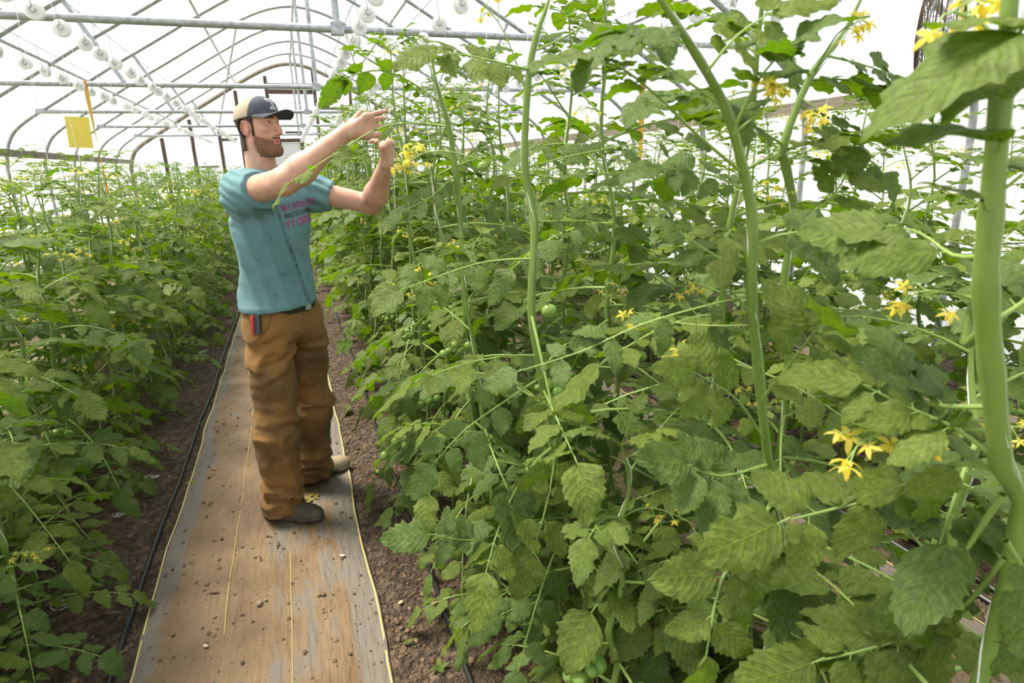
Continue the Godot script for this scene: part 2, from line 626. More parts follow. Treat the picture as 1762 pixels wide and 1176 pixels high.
func ground_and_aisles() -> void:
	var b := MB.new()
	var nx := 100
	var nz := 230
	for j in nz + 1:
		for i in nx + 1:
			var x := lerpf(RIDGE - 4.4, RIDGE + 4.4, float(i) / nx)
			var z := lerpf(FRONT_Z, END_Z, float(j) / nz)
			b.p(Vector3(x, soil_y(x, z), z))
	for j in nz:
		for i in nx:
			var a := j * (nx + 1) + i
			b.quad(a, a + nx + 1, a + nx + 2, a + 1)
	single("floor", b, M.soil, "", "", Transform3D.IDENTITY, "", "structure")
	var cloth := StandardMaterial3D.new()
	cloth.resource_name = "ground_cloth"
	cloth.albedo_texture = aisle_texture()
	cloth.roughness = 0.72
	cloth.uv1_scale = Vector3(1, 0.22, 1)
	cloth.heightmap_enabled = true
	cloth.heightmap_texture = noise_tex(0.05, [Color(0, 0, 0), Color(1, 1, 1)], [0.3, 0.7], 512, 5, 5)
	cloth.heightmap_scale = 0.25
	M["cloth"] = cloth
	var aisles := [[-0.675, 0.13, "brown soil-dusted ground cloth aisle that the man stands on"], [1.20, 2.06, "soil-dusted ground cloth aisle on the far side of the bed the man reaches into"], [-2.95, -2.1, "ground cloth aisle beyond the bed behind the man's back"], [3.3, 4.0, "ground cloth aisle beside the tomatoes along the side wall"]]
	for q in aisles:
		var t := thing("ground_cloth_aisle", q[2], "ground cloth", Vector3((q[0] + q[1]) / 2, 0, -8), "ground cloth aisles")
		var mb := MB.new()
		var kx := 22
		var kz := 260
		for j in kz + 1:
			var z := lerpf(2.5, END_Z + 0.6, float(j) / kz)
			for i in kx + 1:
				var u := float(i) / kx
				var x := lerpf(q[0], q[1], u) + 0.012 * hum.get_noise_2d(z * 1.1, q[0] * 3.0) * (absf(u - 0.5) * 2.0)
				var y := soil_y(x, z) + 0.012 + 0.006 * hum.get_noise_2d(x * 16.0, z * 1.1)
				mb.p(Vector3(x - t.position.x, y, z + 8), Vector2(u, z))
		for j in kz:
			for i in kx:
				var a := j * (kx + 1) + i
				mb.quad(a, a + kx + 1, a + kx + 2, a + 1)
		part("cloth", mb, cloth, t)
		for u in [0.008, 0.345, 0.625, 0.992]:
			var runs := [[2.4, END_Z + 0.7]] if (u < 0.1 or u > 0.9) else ([[0.5, -1.3], [-2.0, -4.4], [-6.0, -8.5]] if u < 0.5 else [[0.5, -2.42], [-5.2, -7.0]])
			for rn in runs:
				var th := MB.new()
				var k := int(absf(rn[0] - rn[1]) / 0.12)
				for j in k + 1:
					var z := lerpf(rn[0], rn[1], float(j) / k)
					var x := lerpf(q[0], q[1], u) + 0.012 * hum.get_noise_2d(z * 1.1, q[0] * 3.0) * (absf(u - 0.5) * 2.0)
					var y := soil_y(x, z) + 0.016 + 0.006 * hum.get_noise_2d(x * 16.0, z * 1.1)
					for s in [-1.0, 1.0]:
						th.p(Vector3(x + s * (0.0026 if (u < 0.1 or u > 0.9) else 0.0009) - t.position.x, y, z + 8))
				for j in k:
					th.quad(j * 2, j * 2 + 2, j * 2 + 3, j * 2 + 1)
				part("marker_thread", th, M.yellow_thread, t)
	# drip hoses
	var hoses := [[-0.73, "black drip hose beside the ground cloth aisle, at the bed behind the man"], [0.35, "black drip hose under the leaves beside the aisle the man stands on"], [-1.27, "black drip hose lying in the middle of the bed behind the man"], [1.12, "black drip hose on the far side of the bed the man reaches into"], [2.18, "black drip hose beside the second ground cloth aisle"], [2.28, "second black drip hose running close along another beside the second aisle"]]
	for q in hoses:
		var pts := []
		for j in 90:
			var z := lerpf(2.0, END_Z + 1.0, j / 89.0)
			var x: float = q[0] + 0.022 * hum.get_noise_2d(z * 0.55, q[0] * 10.0) + (0.02 * (-z / 7.0) if q[0] == -0.73 else 0.0)
			pts.append(Vector3(x, soil_y(x, z) + 0.011, z))
		var h := MB.new()
		h.tube(pts, [0.0105], 8)
		single("drip_hose", h, M.hose, q[1], "hose", Transform3D.IDENTITY, "drip hoses")
	# crumbs of soil: nobody could count them
	var stone := MB.new()
	var sm := IcosphereLite()
	stone.add(sm, Transform3D.IDENTITY)
	var sh := stone.mesh(M.clod)
	for cfg in [[22000, "soil_crumbs", "loose dark brown soil crumbs on the beds between the plants", 0], [3600, "aisle_crumbs", "scattered soil crumbs and grit lying on the ground cloth aisles", 1]]:
		var mm := MultiMesh.new()
		mm.transform_format = MultiMesh.TRANSFORM_3D
		mm.use_colors = true
		mm.mesh = sh
		mm.instance_count = cfg[0]
		for i in cfg[0]:
			var z := -0.9 - pow(rng.randf(), 1.7) * 8.0
			var x: float
			if cfg[3] == 1:
				x = rnd(-0.66, 0.12) if rng.randf() < 0.7 else rnd(1.22, 2.04)
			else:
				var bands := [[-1.25, -0.69], [0.14, 0.75], [0.9, 1.19], [2.07, 2.6]]
				var bd: Array = bands[[0, 0, 1, 1, 1, 2, 3][rng.randi() % 7]]
				x = rnd(bd[0], bd[1])
			var s := 0.0024 + 0.0105 * pow(rng.randf(), 5.0)
			if cfg[3] == 1:
				s *= 0.8
			var y := soil_y(x, z) + (0.013 if cfg[3] == 1 else 0.001)
			mm.set_instance_transform(i, Transform3D(Basis.from_euler(Vector3(rnd(0, 6), rnd(0, 6), 0)).scaled(Vector3(s, s * 0.75, s * rnd(0.7, 1.6))), Vector3(x, y, z)))
			var g := rnd(0.55, 1.9)
			mm.set_instance_color(i, Color(g, g * rnd(0.92, 1.04), g * rnd(0.85, 1.0)))
		var mi := MultiMeshInstance3D.new()
		mi.name = cfg[1]
		mi.multimesh = mm
		mi.material_override = M.clod
		add_child(mi)
		tag(mi, cfg[2], "soil", "", "stuff")


func IcosphereLite() -> MB:
	var b := MB.new()
	var t := (1.0 + sqrt(5.0)) / 2.0
	for q in [[-1, t, 0], [1, t, 0], [-1, -t, 0], [1, -t, 0], [0, -1, t], [0, 1, t], [0, -1, -t], [0, 1, -t], [t, 0, -1], [t, 0, 1], [-t, 0, -1], [-t, 0, 1]]:
		var k := Vector3(q[0], q[1], q[2]).normalized()
		b.p(k * (1.0 + 0.25 * hum.get_noise_3dv(k * 3.0)))
	for f in [[0, 11, 5], [0, 5, 1], [0, 1, 7], [0, 7, 10], [0, 10, 11], [1, 5, 9], [5, 11, 4], [11, 10, 2], [10, 7, 6], [7, 1, 8], [3, 9, 4], [3, 4, 2], [3, 2, 6], [3, 6, 8], [3, 8, 9], [4, 9, 5], [2, 4, 11], [6, 2, 10], [8, 6, 7], [9, 8, 1]]:
		b.tri(f[0], f[2], f[1])
	return b


# ---------------------------------------------------------------- wires and string spools
func overhead_lines() -> void:
	var rows := [[-1.12, "over the bed behind the man, next to his aisle"], [-1.72, "over the bed behind the man, away from his aisle"], [0.54, "over the bed he reaches into, next to his aisle"], [1.0, "over the bed he reaches into, away from his aisle"], [2.45, "over the inner row beyond the second aisle"], [2.95, "over the outer row beyond the second aisle"]]
	var disc := MB.new()
	disc.lathe([Vector2(0.0, -0.014), Vector2(0.045, -0.014), Vector2(0.047, -0.012), Vector2(0.045, -0.010), Vector2(0.022, -0.008), Vector2(0.022, 0.008), Vector2(0.045, 0.010), Vector2(0.047, 0.012), Vector2(0.045, 0.014), Vector2(0.0, 0.014)], 18, Transform3D(Basis(Vector3.RIGHT, PI / 2), Vector3(0, -0.17, 0)))
	var disc_mesh := disc.mesh()
	var thread := MB.new()
	thread.lathe([Vector2(0.0, -0.0075), Vector2(0.034, -0.0075), Vector2(0.034, 0.0075), Vector2(0.0, 0.0075)], 14, Transform3D(Basis(Vector3.RIGHT, PI / 2), Vector3(0, -0.17, 0)))
	var thread_mesh := thread.mesh()
	var hook := MB.new()
	var hp := []
	for i in 7:
		var a := PI * 0.1 + PI * 1.1 * i / 6.0
		hp.append(Vector3(cos(a) * 0.012, 0.004 + sin(a) * 0.012, 0))
	hp.append(Vector3(-0.008, -0.05, 0.012))
	hp.append(Vector3(0.0, -0.15, 0.016))
	for i in 7:
		var a := PI / 2 + TAU * 0.8 * i / 6.0
		hp.append(Vector3(cos(a) * 0.014, -0.168 + sin(a) * 0.014, 0.017))
	hook.tube(hp, [0.0017], 5)
	var hook_mesh := hook.mesh()
	for q in rows:
		var w := MB.new()
		var wp := []
		for j in 60:
			var z := lerpf(FRONT_Z - 0.1, END_Z + 0.1, j / 59.0)
			var sag := absf(fposmod((z + 17.82) / 3.22, 1.0) - 0.5) * 2.0
			wp.append(Vector3(q[0], TIE_Y + 0.045 - 0.015 * (1.0 - sag), z))
		w.tube(wp, [0.0022], 5)
		single("support_wire", w, M.wire, "thin steel wire with spools " + q[1], "wire")
		var z := -1.2 - rnd(0, 0.3)
		if q[0] == 0.54 or q[0] == 1.0:
			z = -2.6
		while z > -18.6:
			var yaw := rnd(-0.9, 0.9)
			var t := thing("string_spool", "white string spool on a hook " + q[1], "spool", Vector3(q[0], TIE_Y + 0.03, z), "string spools " + q[1])
			t.rotation.y = yaw + (0.2 if q[0] < 0 else -0.1)
			t.rotation.x = rnd(-0.12, 0.12)
			part("spool", disc_mesh, M.white_plastic, t)
			part("hook", hook_mesh, M.wire, t)
			if z > -9.0:
				part("wound_twine", thread_mesh, M.twine, t)
			var tw := MB.new()
			var foot := Vector3(rnd(-0.06, 0.06), -1.25, rnd(-0.1, 0.1))
			tw.tube([Vector3(0.034, -0.17, 0), Vector3(0.034, -0.3, 0).lerp(foot, 0.1), foot], [0.0013], 4, false)
			part("twine", tw, M.twine, t)
			z -= rnd(0.34, 0.5) if z > -8.0 else rnd(0.45, 0.7)


# ---------------------------------------------------------------- tomato plants
var leaflets := []        # detailed leaflet shapes
var leaflets_plain := []  # the same with fewer teeth, for plants farther off
var leaflet_meshes := []
var leaf_meshes := {}     # whole compound leaves for plants farther off
var flower_mesh: ArrayMesh
var tomato_meshes := []
var truss_meshes := []
var fruit_meshes := []


func leaflet(sd: int, n: int, fine: bool) -> MB:
	var b := MB.new()
	var r := RandomNumberGenerator.new()
	r.seed = sd
	var w0 := r.randf_range(0.31, 0.40)
	var droop := r.randf_range(0.02, 0.30)
	var fold := r.randf_range(-0.05, 0.42)
	var bend := r.randf_range(-0.14, 0.14)
	var notch := [maxf(0.0, r.randf_range(-0.5, 0.38)), maxf(0.0, r.randf_range(-0.5, 0.38))]
	var twist := r.randf_range(-0.5, 0.5)
	var rows := []
	for i in n + 1:
		var t := float(i) / n
		var f := 2.49 * sqrt(t) * pow(1.0 - t, 0.9) * w0
		if i == 0:
			f = 0.05 * w0
		var cx := bend * t * t
		var yc := -droop * t * t + 0.02 * sin(t * 9.0 + sd)
		var row := [b.p(Vector3(cx, yc, t), Vector2(0.5, t))]
		for s in 2:
			var sg := -1.0 if s == 0 else 1.0
			var tooth := 1.0 if i % 2 == 1 else 0.0
			var k: float = f * (1.0 - (0.13 if fine else 0.12) * (1.0 - tooth)) * (1.0 - notch[s] * exp(-pow((t - 0.42) / 0.05, 2.0))) * (1.0 + 0.06 * r.randf_range(-1, 1))
			var a := fold + twist * (t - 0.5) * sg
			var rip := 0.035 * sin(t * 16.0 + sd * 1.3 + s)
			if i == n:
				k = 0.0
			if fine:
				row.append(b.p(Vector3(cx + sg * k * 0.52, yc + k * 0.52 * a + 0.028 + rip * 0.3, t - 0.012), Vector2(0.5 + sg * 0.26, t)))
			row.append(b.p(Vector3(cx + sg * k, yc + k * a + rip - k * k * 0.35, t + (0.035 * tooth - 0.015) * (0.0 if i == n else 1.0)), Vector2(0.5 + sg * 0.5, t)))
		rows.append(row)
	for i in n:
		var a: Array = rows[i]
		var c: Array = rows[i + 1]
		if fine:
			b.quad(a[0], a[1], c[1], c[0])
			b.quad(a[1], a[2], c[2], c[1])
			b.quad(a[3], a[0], c[0], c[3])
			b.quad(a[4], a[3], c[3], c[4])
		else:
			b.quad(a[0], a[1], c[1], c[0])
			b.quad(a[2], a[0], c[0], c[2])
	return b


func seat(dir: Vector3, up: Vector3, at: Vector3, s: float, w := 1.0) -> Transform3D:
	var z := dir.normalized()
	var x := up.cross(z)
	if x.length_squared() < 1e-6:
		x = Vector3.RIGHT.cross(z)
	x = x.normalized()
	return Transform3D(Basis(x * s * w, z.cross(x) * s, z * s), at)


# where the leaflets sit along a leaf stalk: [Transform3D, shape]
func leaflet_seats(pts: Array, size: float, r: RandomNumberGenerator, up: Vector3, full := true) -> Array:
	var out := []
	var k := pts.size()
	var at := func(t: float) -> Array:
		var f := clampf(t, 0.0, 0.999) * (k - 1)
		var i := int(f)
		return [pts[i].lerp(pts[i + 1], f - i), (pts[i + 1] - pts[i]).normalized()]
	var tip: Array = at.call(1.0)
	var tz: Vector3 = tip[1] + Vector3(0, -0.25, 0)
	out.append([seat(tz, up + Vector3(r.randf_range(-0.3, 0.3), 0, r.randf_range(-0.3, 0.3)), pts[k - 1], size * r.randf_range(0.95, 1.15)), r.randi() % 8])
	var places := [[0.83, 0.72], [0.62, 0.92], [0.40, 0.82], [0.20, 0.52]]
	for q in places:
		for s in [-1.0, 1.0]:
			if q[0] < 0.3 and r.randf() < 0.45:
				continue
			var e: Array = at.call(q[0] + r.randf_range(-0.035, 0.035))
			var t: Vector3 = e[1]
			var side: Vector3 = t.cross(up).normalized() * s
			var dir: Vector3 = (side + t * r.randf_range(0.35, 0.9) + Vector3(0, r.randf_range(-0.55, 0.12), 0)).normalized()
			var nup: Vector3 = (up + side * r.randf_range(-0.5, 0.3) + t * r.randf_range(-0.35, 0.35)).normalized()
			var sz: float = size * q[1] * r.randf_range(0.78, 1.12)
			out.append([seat(dir, nup, e[0] + dir * sz * 0.13, sz), r.randi() % 8])
	if full:
		for q in [0.91, 0.73, 0.51, 0.30]:
			for s in [-1.0, 1.0]:
				if r.randf() < 0.45:
					continue
				var e: Array = at.call(q + r.randf_range(-0.03, 0.03))
				var t: Vector3 = e[1]
				var side: Vector3 = t.cross(up).normalized() * s
				var dir: Vector3 = (side + t * 0.3 + Vector3(0, r.randf_range(-0.3, 0.3), 0)).normalized()
				out.append([seat(dir, up, e[0] + dir * size * 0.04, size * r.randf_range(0.2, 0.34), 1.25), r.randi() % 8])
	return out


func stalk(pts: Array, size: float, seats: Array, sides := 5) -> MB:
	var b := MB.new()
	var r := []
	for i in pts.size():
		r.append(lerpf(0.036, 0.012, float(i) / (pts.size() - 1)) * size)
	b.tube(pts, r, sides, false)
	for q in seats:  # short stalks of the side leaflets
		var t: Transform3D = q[0]
		var z := t.basis.z
		b.tube([t.origin - z * 0.14, t.origin + z * 0.03], [0.010 * size], 4, false)
	return b


func leaf_curve(r: RandomNumberGenerator, length: float, lift: float) -> Array:
	# from the stem outwards along +z
	var pts := []
	var sag := r.randf_range(0.35, 0.75)
	var sway := r.randf_range(-0.18, 0.18)
	for i in 7:
		var t := i / 6.0
		pts.append(Vector3(sway * t * t, sin(lift) * t - sag * t * t * cos(lift) * 0.55, cos(lift) * t - 0.10 * sag * t * t) * length)
	return pts


func prepare_plants() -> void:
	for i in 8:
		leaflets.append(leaflet(100 + i, 17, true))
		leaflets_plain.append(leaflet(100 + i, 7, false))
		leaflet_meshes.append(leaflets[i].mesh())
	for lift in [-25, 10, 40]:
		var list := []
		for v in 7:
			var r := RandomNumberGenerator.new()
			r.seed = 500 + v * 7 + lift
			var row := []
			for plain in [false, true]:
				r.seed = 500 + v * 7 + lift
				var pts := leaf_curve(r, 1.0, deg_to_rad(lift))
				var seats := leaflet_seats(pts, 0.31, r, Vector3.UP, not plain)
				var b := MB.new()
				b.add(stalk(pts, 0.31, [] if plain else seats, 3 if plain else 4), Transform3D.IDENTITY)
				for i in b.uv.size():
					b.uv[i] = Vector2(0.5, 0.5)
				for q in seats:
					b.add(leaflets_plain[q[1]] if plain else leaflets[q[1]], q[0])
				row.append(b.mesh())
			list.append(row)
		leaf_meshes[lift] = list
	# flower: five swept-back petals round a cone
	flower_mesh = flower(5).mesh()
	for v in 3:
		var b := MB.new()
		var prof := []
		for i in 9:
			var a := PI * i / 8.0
			prof.append(Vector2(maxf(sin(a), 0.001) * (1.0 + 0.03 * v), -cos(a) * (0.88 + 0.05 * v) - (0.06 if i == 8 else 0.0)))
		b.lathe(prof, 14)
		tomato_meshes.append(b.mesh(M.fruit))
	for v in 4:
		truss_meshes.append(flower_truss(v))
		fruit_meshes.append(fruit_truss(v))


func flower(petals: int) -> MB:
	var b := MB.new()
	for i in petals:
		var a := TAU * i / petals
		var d := Vector3(cos(a), 0, sin(a))
		var s := Vector3(-sin(a), 0, cos(a))
		var q := [[0.12, 0.10, 0.10], [0.45, 0.05, 0.21], [0.80, -0.10, 0.16], [1.05, -0.38, 0.02]]
		var prev := []
		for k in q:
			var c: Vector3 = d * k[0] - Vector3(0, k[1], 0)
			var row := [b.p(c - s * k[2]), b.p(c - Vector3(0, 0.05, 0)), b.p(c + s * k[2])]
			if prev:
				b.quad(prev[0], prev[1], row[1], row[0])
				b.quad(prev[1], prev[2], row[2], row[1])
			prev = row
	b.lathe([Vector2(0.16, -0.1), Vector2(0.2, 0.2), Vector2(0.13, 0.6), Vector2(0.02, 0.78)], 7)
	for i in b.v.size():
		b.v[i].y *= -1.0   # the cone hangs down, the petals sweep up
	for i in range(0, b.ix.size(), 3):
		var k := b.ix[i + 1]
		b.ix[i + 1] = b.ix[i + 2]
		b.ix[i + 2] = k
	return b


# a spray along +z: [stalk, list of flower transforms]
func spray(v: int, length: float, count: int) -> Array:
	var r := RandomNumberGenerator.new()
	r.seed = 900 + v
	var b := MB.new()
	var pts := []
	for i in 7:
		var t := i / 6.0
		pts.append(Vector3(0.12 * sin(t * 4.0 + v), 0.35 * t - 0.5 * t * t, t) * length)
	b.tube(pts, [0.0026, 0.0022, 0.002, 0.0017, 0.0014], 5, false)
	var spots := []
	for i in count:
		var f := 2.0 + 4.0 * i / maxf(count - 1, 1)
		var k := mini(int(f), 5)
		var a: Vector3 = pts[k].lerp(pts[k + 1], f - k)
		var side := 1.0 if i % 2 == 0 else -1.0
		var e := a + Vector3(side * r.randf_range(0.012, 0.03), r.randf_range(-0.03, 0.012), r.randf_range(-0.005, 0.02))
		b.tube([a, a.lerp(e, 0.5) + Vector3(0, 0.006, 0), e], [0.001], 4, false)
		spots.append(e)
	return [b, spots, r]


func flower_seat(e: Vector3, r: RandomNumberGenerator) -> Transform3D:
	return Transform3D(Basis.from_euler(Vector3(r.randf_range(-0.8, 0.8), r.randf_range(0, 6), r.randf_range(-0.8, 0.8))).scaled(Vector3.ONE * r.randf_range(0.009, 0.0135)), e)


func two_surfaces(green: MB, gm: Material, other: MB, om: Material) -> ArrayMesh:
	var me := green.mesh(gm)
	var a := other.mesh().surface_get_arrays(0)
	me.add_surface_from_arrays(Mesh.PRIMITIVE_TRIANGLES, a)
	me.surface_set_material(1, om)
	return me


func flower_truss(v: int) -> ArrayMesh:
	var q := spray(v, 0.14, 8 + v)
	var fl := MB.new()
	var f := flower(5)
	for e in q[1]:
		fl.add(f, flower_seat(e, q[2]))
	return two_surfaces(q[0], M.petiole, fl, M.petal)


func fruit_truss(v: int) -> ArrayMesh:
	var q := spray(v + 20, 0.12, 4 + v)
	var fl := MB.new()
	var ball := MB.new()
	ball.lathe([Vector2(0.01, -0.92), Vector2(0.62, -0.7), Vector2(0.98, 0), Vector2(0.7, 0.66), Vector2(0.01, 0.86)], 10)
	for i in q[1].size():
		var s: float = lerpf(0.021, 0.009, float(i) / q[1].size())
		fl.add(ball, Transform3D(Basis().scaled(Vector3.ONE * s), q[1][i] - Vector3(0, s, 0)))
	return two_surfaces(q[0], M.petiole, fl, M.fruit)


func stem_at(pts: Array, h: float) -> Vector3:
	for i in pts.size() - 1:
		if pts[i + 1].y >= h:
			return pts[i].lerp(pts[i + 1], clampf((h - pts[i].y) / maxf(pts[i + 1].y - pts[i].y, 1e-4), 0.0, 1.0))
	return pts[pts.size() - 1]


func screen(p: Vector3) -> Vector2:
	var d := lens.inverse() * (p - EYE)
	return Vector2(881.0 + F * d.x / -d.z, 588.0 - F * d.y / -d.z) if d.z < -0.01 else Vector2(-9999, 0)


# leaves that would grow through the man or over the open aisle are not there
func in_the_way(a: Vector3, b: Vector3) -> bool:
	for f in [0.35, 0.7, 1.0, 1.2]:
		var p := a.lerp(b, f)
		if p.z > 0.05 and p.distance_to(EYE) < 0.5:
			return true
		if p.distance_to(EYE) < 0.34:
			return true
		if p.x > -0.62 and p.x < 0.13 and p.z > -9.0:
			return true
		if p.z > -3.7 and p.x > -0.7 and p.x < 0.9:
			var s := screen(p)
			if s.x > 360 and s.x < 655 and s.y > 150 and s.y < 560:
				return true
		# round the arms and hands
		if p.z < -2.35 and p.z > -3.15 and p.x < 0.62 and p.x > -0.6 and p.y > 1.28 and p.y < 1.95:
			return true
	return false


func leaf_material(detail := 0) -> Material:
	return M[("" if detail == 0 else "far_") + ["leaf_plain", "leaf_warm", "leaf_cool"][rng.randi() % 3]]


func grow_leaf(t: Node3D, at: Vector3, az: float, lift: float, length: float, m: Material, detail: int, called := "leaf") -> void:
	var turn := Basis(Vector3.UP, az)
	if detail == 0:
		var pts := leaf_curve(rng, length, lift)
		for i in pts.size():
			pts[i] = turn * pts[i]
		leaf_along(t, at, pts, length * 0.31, m, called)
		return
	var step: int = [-25, 10, 40][clampi(int((rad_to_deg(lift) + 42.0) / 35.0), 0, 2)]
	var list: Array = leaf_meshes[step]
	var me: ArrayMesh = list[rng.randi() % list.size()][detail - 1]
	part(called, me, m, t, Transform3D(turn.scaled(Vector3.ONE * length), at))


func leaf_along(t: Node3D, at: Vector3, pts: Array, size: float, m: Material, called := "leaf", up := Vector3.UP) -> Node3D:
	var seats := leaflet_seats(pts, size, rng, up)
	var lf := part(called, stalk(pts, size, seats), M.petiole, t, Transform3D(Basis(), at))
	for q in seats:
		part("leaflet", leaflet_meshes[q[1]], m, lf, q[0])
	return lf


func tomato_plant(at: Vector3, height: float, detail: int, label: String, group: String, opt := {}) -> Node3D:
	var t := thing("tomato_plant", label, "tomato plant", at, group)
	var stem: Array = []
	if opt.has("stem"):
		for p in opt.stem:
			stem.append(p - at)
	else:
		var lean := Vector2(rnd(-0.10, 0.10), rnd(-0.12, 0.12))
		var ph := rnd(0, 6)
		var k := 9 if detail < 2 else 5
		for i in k:
			var f := float(i) / (k - 1)
			var zig := (0.018 if i % 2 == 0 else -0.018) * (1.0 if i > 0 else 0.0)
			stem.append(Vector3(lean.x * f * f + zig * cos(ph), f * height, lean.y * f * f + zig * sin(ph)))
	var top: float = stem[stem.size() - 1].y
	var sp := smooth(stem, 3 if detail < 2 else 1)
	var b := MB.new()
	var rr := []
	var thick: float = opt.get("thick", rnd(0.0062, 0.0078))
	for i in sp.size():
		var f := float(i) / sp.size()
		rr.append(thick * (0.85 + 0.4 * sin(clampf(f * 1.3, 0, 1) * PI)) * (1.0 - 0.62 * smoothstep(0.72, 1.0, f)) * (1.0 + (0.12 if i % 3 == 0 else 0.0)))
	b.tube(sp, rr, 9 if detail == 0 else (6 if detail == 1 else 4), false)
	part("stem", b, M.stem, t)
	if detail < 2:
		# the white twine that the stem is wound on
		var tw := []
		for i in 28:
			var h := lerpf(0.12, top * 0.97, i / 27.0)
			var c := stem_at(sp, h)
			var a := i * 0.75
			tw.append(c + Vector3(cos(a), 0, sin(a)) * (thick * 1.12))
		var tb := MB.new()
		tb.tube(tw, [0.0014], 4, false)
		part("twine", tb, M.twine, t)
	var az := rnd(0, TAU)
	var h: float = opt.get("from", 0.13)
	var gap: float = opt.get("gap", [0.056, 0.062, 0.088][detail])
	var n := 0
	var stop: float = opt.get("to", 99.0)
	while h < minf(top, stop):
		var rel := h / top
		var p := stem_at(sp, h)
		var length: float = (lerpf(0.30, 0.43, smoothstep(0.0, 0.3, rel)) if rel < 0.72 else lerpf(0.43, 0.17, (rel - 0.72) / 0.28)) * rnd(0.82, 1.18)
		if p.y < 0.38:
			length *= 0.88
		if detail == 2:
			length *= 1.12
		var lift := deg_to_rad(lerpf(-32.0, 12.0, smoothstep(0.0, 0.55, rel)) + (38.0 * smoothstep(0.6, 1.0, rel)) + rnd(-14, 14))
		lift = maxf(lift, asin(clampf((0.13 - p.y) / length + 0.22, -1.0, 0.8)))
		var dir := Basis(Vector3.UP, az) * Vector3(0, sin(lift), cos(lift))
		if not in_the_way(at + p, at + p + dir * length):
			grow_leaf(t, p, az, lift, length, leaf_material(detail), detail)
		n += 1
		if n % 4 == 2 and rel > 0.30:
			var taz := az + rnd(1.6, 2.6)
			var tf := Transform3D(Basis(Vector3.UP, taz) * Basis(Vector3.RIGHT, rnd(-0.5, 0.2)), p)
			var reach := at + p + tf.basis.z * 0.18
			if not in_the_way(at + p, reach):
				if rel > 0.52 or rng.randf() < 0.25:
					blossom(t, tf, detail)
				else:
					fruiting(t, tf, detail)
		az += 2.4 + rnd(-0.35, 0.35)
		h += gap * rnd(0.75, 1.3) * (1.0 + 0.22 * smoothstep(0.55, 0.9, rel)) * (0.80 if (rel < 0.4 and detail == 0) else 1.0)
	# a tuft of young leaves at the tip
	for i in (0 if opt.has("stem") else 3):
		var p: Vector3 = sp[sp.size() - 1]
		var a := i * 2.1 + az
		if not in_the_way(at + p, at + p + Vector3(sin(a), 1, cos(a)) * 0.1):
			grow_leaf(t, p, a, deg_to_rad(rnd(35, 70)), rnd(0.10, 0.17), leaf_material(1), maxi(detail, 1))
	return t


func blossom(t: Node3D, tf: Transform3D, detail: int) -> void:
	if detail > 0:
		var o := MeshInstance3D.new()
		o.name = "flower_truss"
		o.mesh = truss_meshes[rng.randi() % 4]
		o.transform = tf.scaled_local(Vector3.ONE * (1.0 if detail == 1 else 1.2))
		t.add_child(o, true)
		return
	var q := spray(rng.randi() % 1000, rnd(0.11, 0.16), 6 + rng.randi() % 5)
	var tr := part("flower_truss", q[0], M.petiole, t, tf)
	for e in q[1]:
		part("flower", flower_mesh, M.petal, tr, flower_seat(e, q[2]))


func fruiting(t: Node3D, tf: Transform3D, detail: int) -> void:
	if detail > 0:
		var o := MeshInstance3D.new()
		o.name = "fruit_truss"
		o.mesh = fruit_meshes[rng.randi() % 4]
		o.transform = tf
		t.add_child(o, true)
		return
	var q := spray(rng.randi() % 1000, rnd(0.08, 0.12), 4 + rng.randi() % 3)
	var tr := part("fruit_truss", q[0], M.petiole, t, tf)
	for i in q[1].size():
		var s := rnd(0.011, 0.022)
		part("tomato", tomato_meshes[rng.randi() % 3], M.fruit, tr, Transform3D(Basis.from_euler(Vector3(rnd(-0.4, 0.4), 0, rnd(-0.4, 0.4))).scaled(Vector3.ONE * s), q[1][i] - Vector3(0, s, 0)))


func tomato_rows() -> void:
	prepare_plants()
	hero_plants()
	# x, first z, last z, height near, height far, spacing, words
	var beds := [
		[0.56, -2.48, -18.4, 2.06, 1.80, 0.43, "tomato plant in the row the man reaches into, beside his aisle", 0],
		[1.02, -1.25, -18.4, 2.08, 1.80, 0.45, "tomato plant in the second row of the bed the man reaches into", 0],
		[-1.10, -1.05, -18.4, 1.54, 1.62, 0.40, "tomato plant in the row behind the man's back, beside his aisle", 0],
		[-1.70, -1.75, -18.4, 1.58, 1.68, 0.43, "tomato plant in the second row of the bed behind the man's back", 0],
		[2.45, -0.75, -17.0, 1.72, 1.70, 0.50, "tomato plant in the row beyond the second ground cloth aisle", 1],
		[2.98, -0.9, -15.0, 1.72, 1.70, 0.55, "tomato plant in the outer row beyond the second ground cloth aisle", 1],
		[4.20, -1.6, -13.0, 1.62, 1.66, 0.60, "tomato plant in the row along the white side wall film", 1],
		[-3.18, -5.5, -18.0, 1.45, 1.62, 0.65, "tomato plant in the row below the wooden hip board, far from the man", 1]]
	for q in beds:
		var z: float = q[1]
		while z > q[2]:
			var far := clampf(-z / 18.0, 0, 1)
			var x: float = q[0] + rnd(-0.05, 0.05)
			var d := Vector2(x, z).length()
			var detail := 0 if (d < 3.6 and q[7] == 0) else (1 if d < 7.0 else 2)
			tomato_plant(Vector3(x, soil_y(x, z), z), lerpf(q[3], q[4], far) * rnd(0.93, 1.06), detail, q[6], "tomato plants: " + q[6].substr(16))
			z -= q[5] * rnd(0.85, 1.15) * (1.0 if d < 9.0 else 1.25)


func pts_of(list: Array, from := Vector3.ZERO) -> Array:
	var out := []
	for q in list:
		out.append(pz(q[0], q[1], q[2]) - from)
	return out


func hero_leaf(t: Node3D, list: Array, size: float, m: Material, up := Vector3(0.1, 0.8, 0.5)) -> void:
	var p := smooth(pts_of(list), 3)
	var at: Vector3 = p[0]
	for i in p.size():
		p[i] -= at
	leaf_along(t, at - t.position, p, size, m, "leaf", up.normalized())


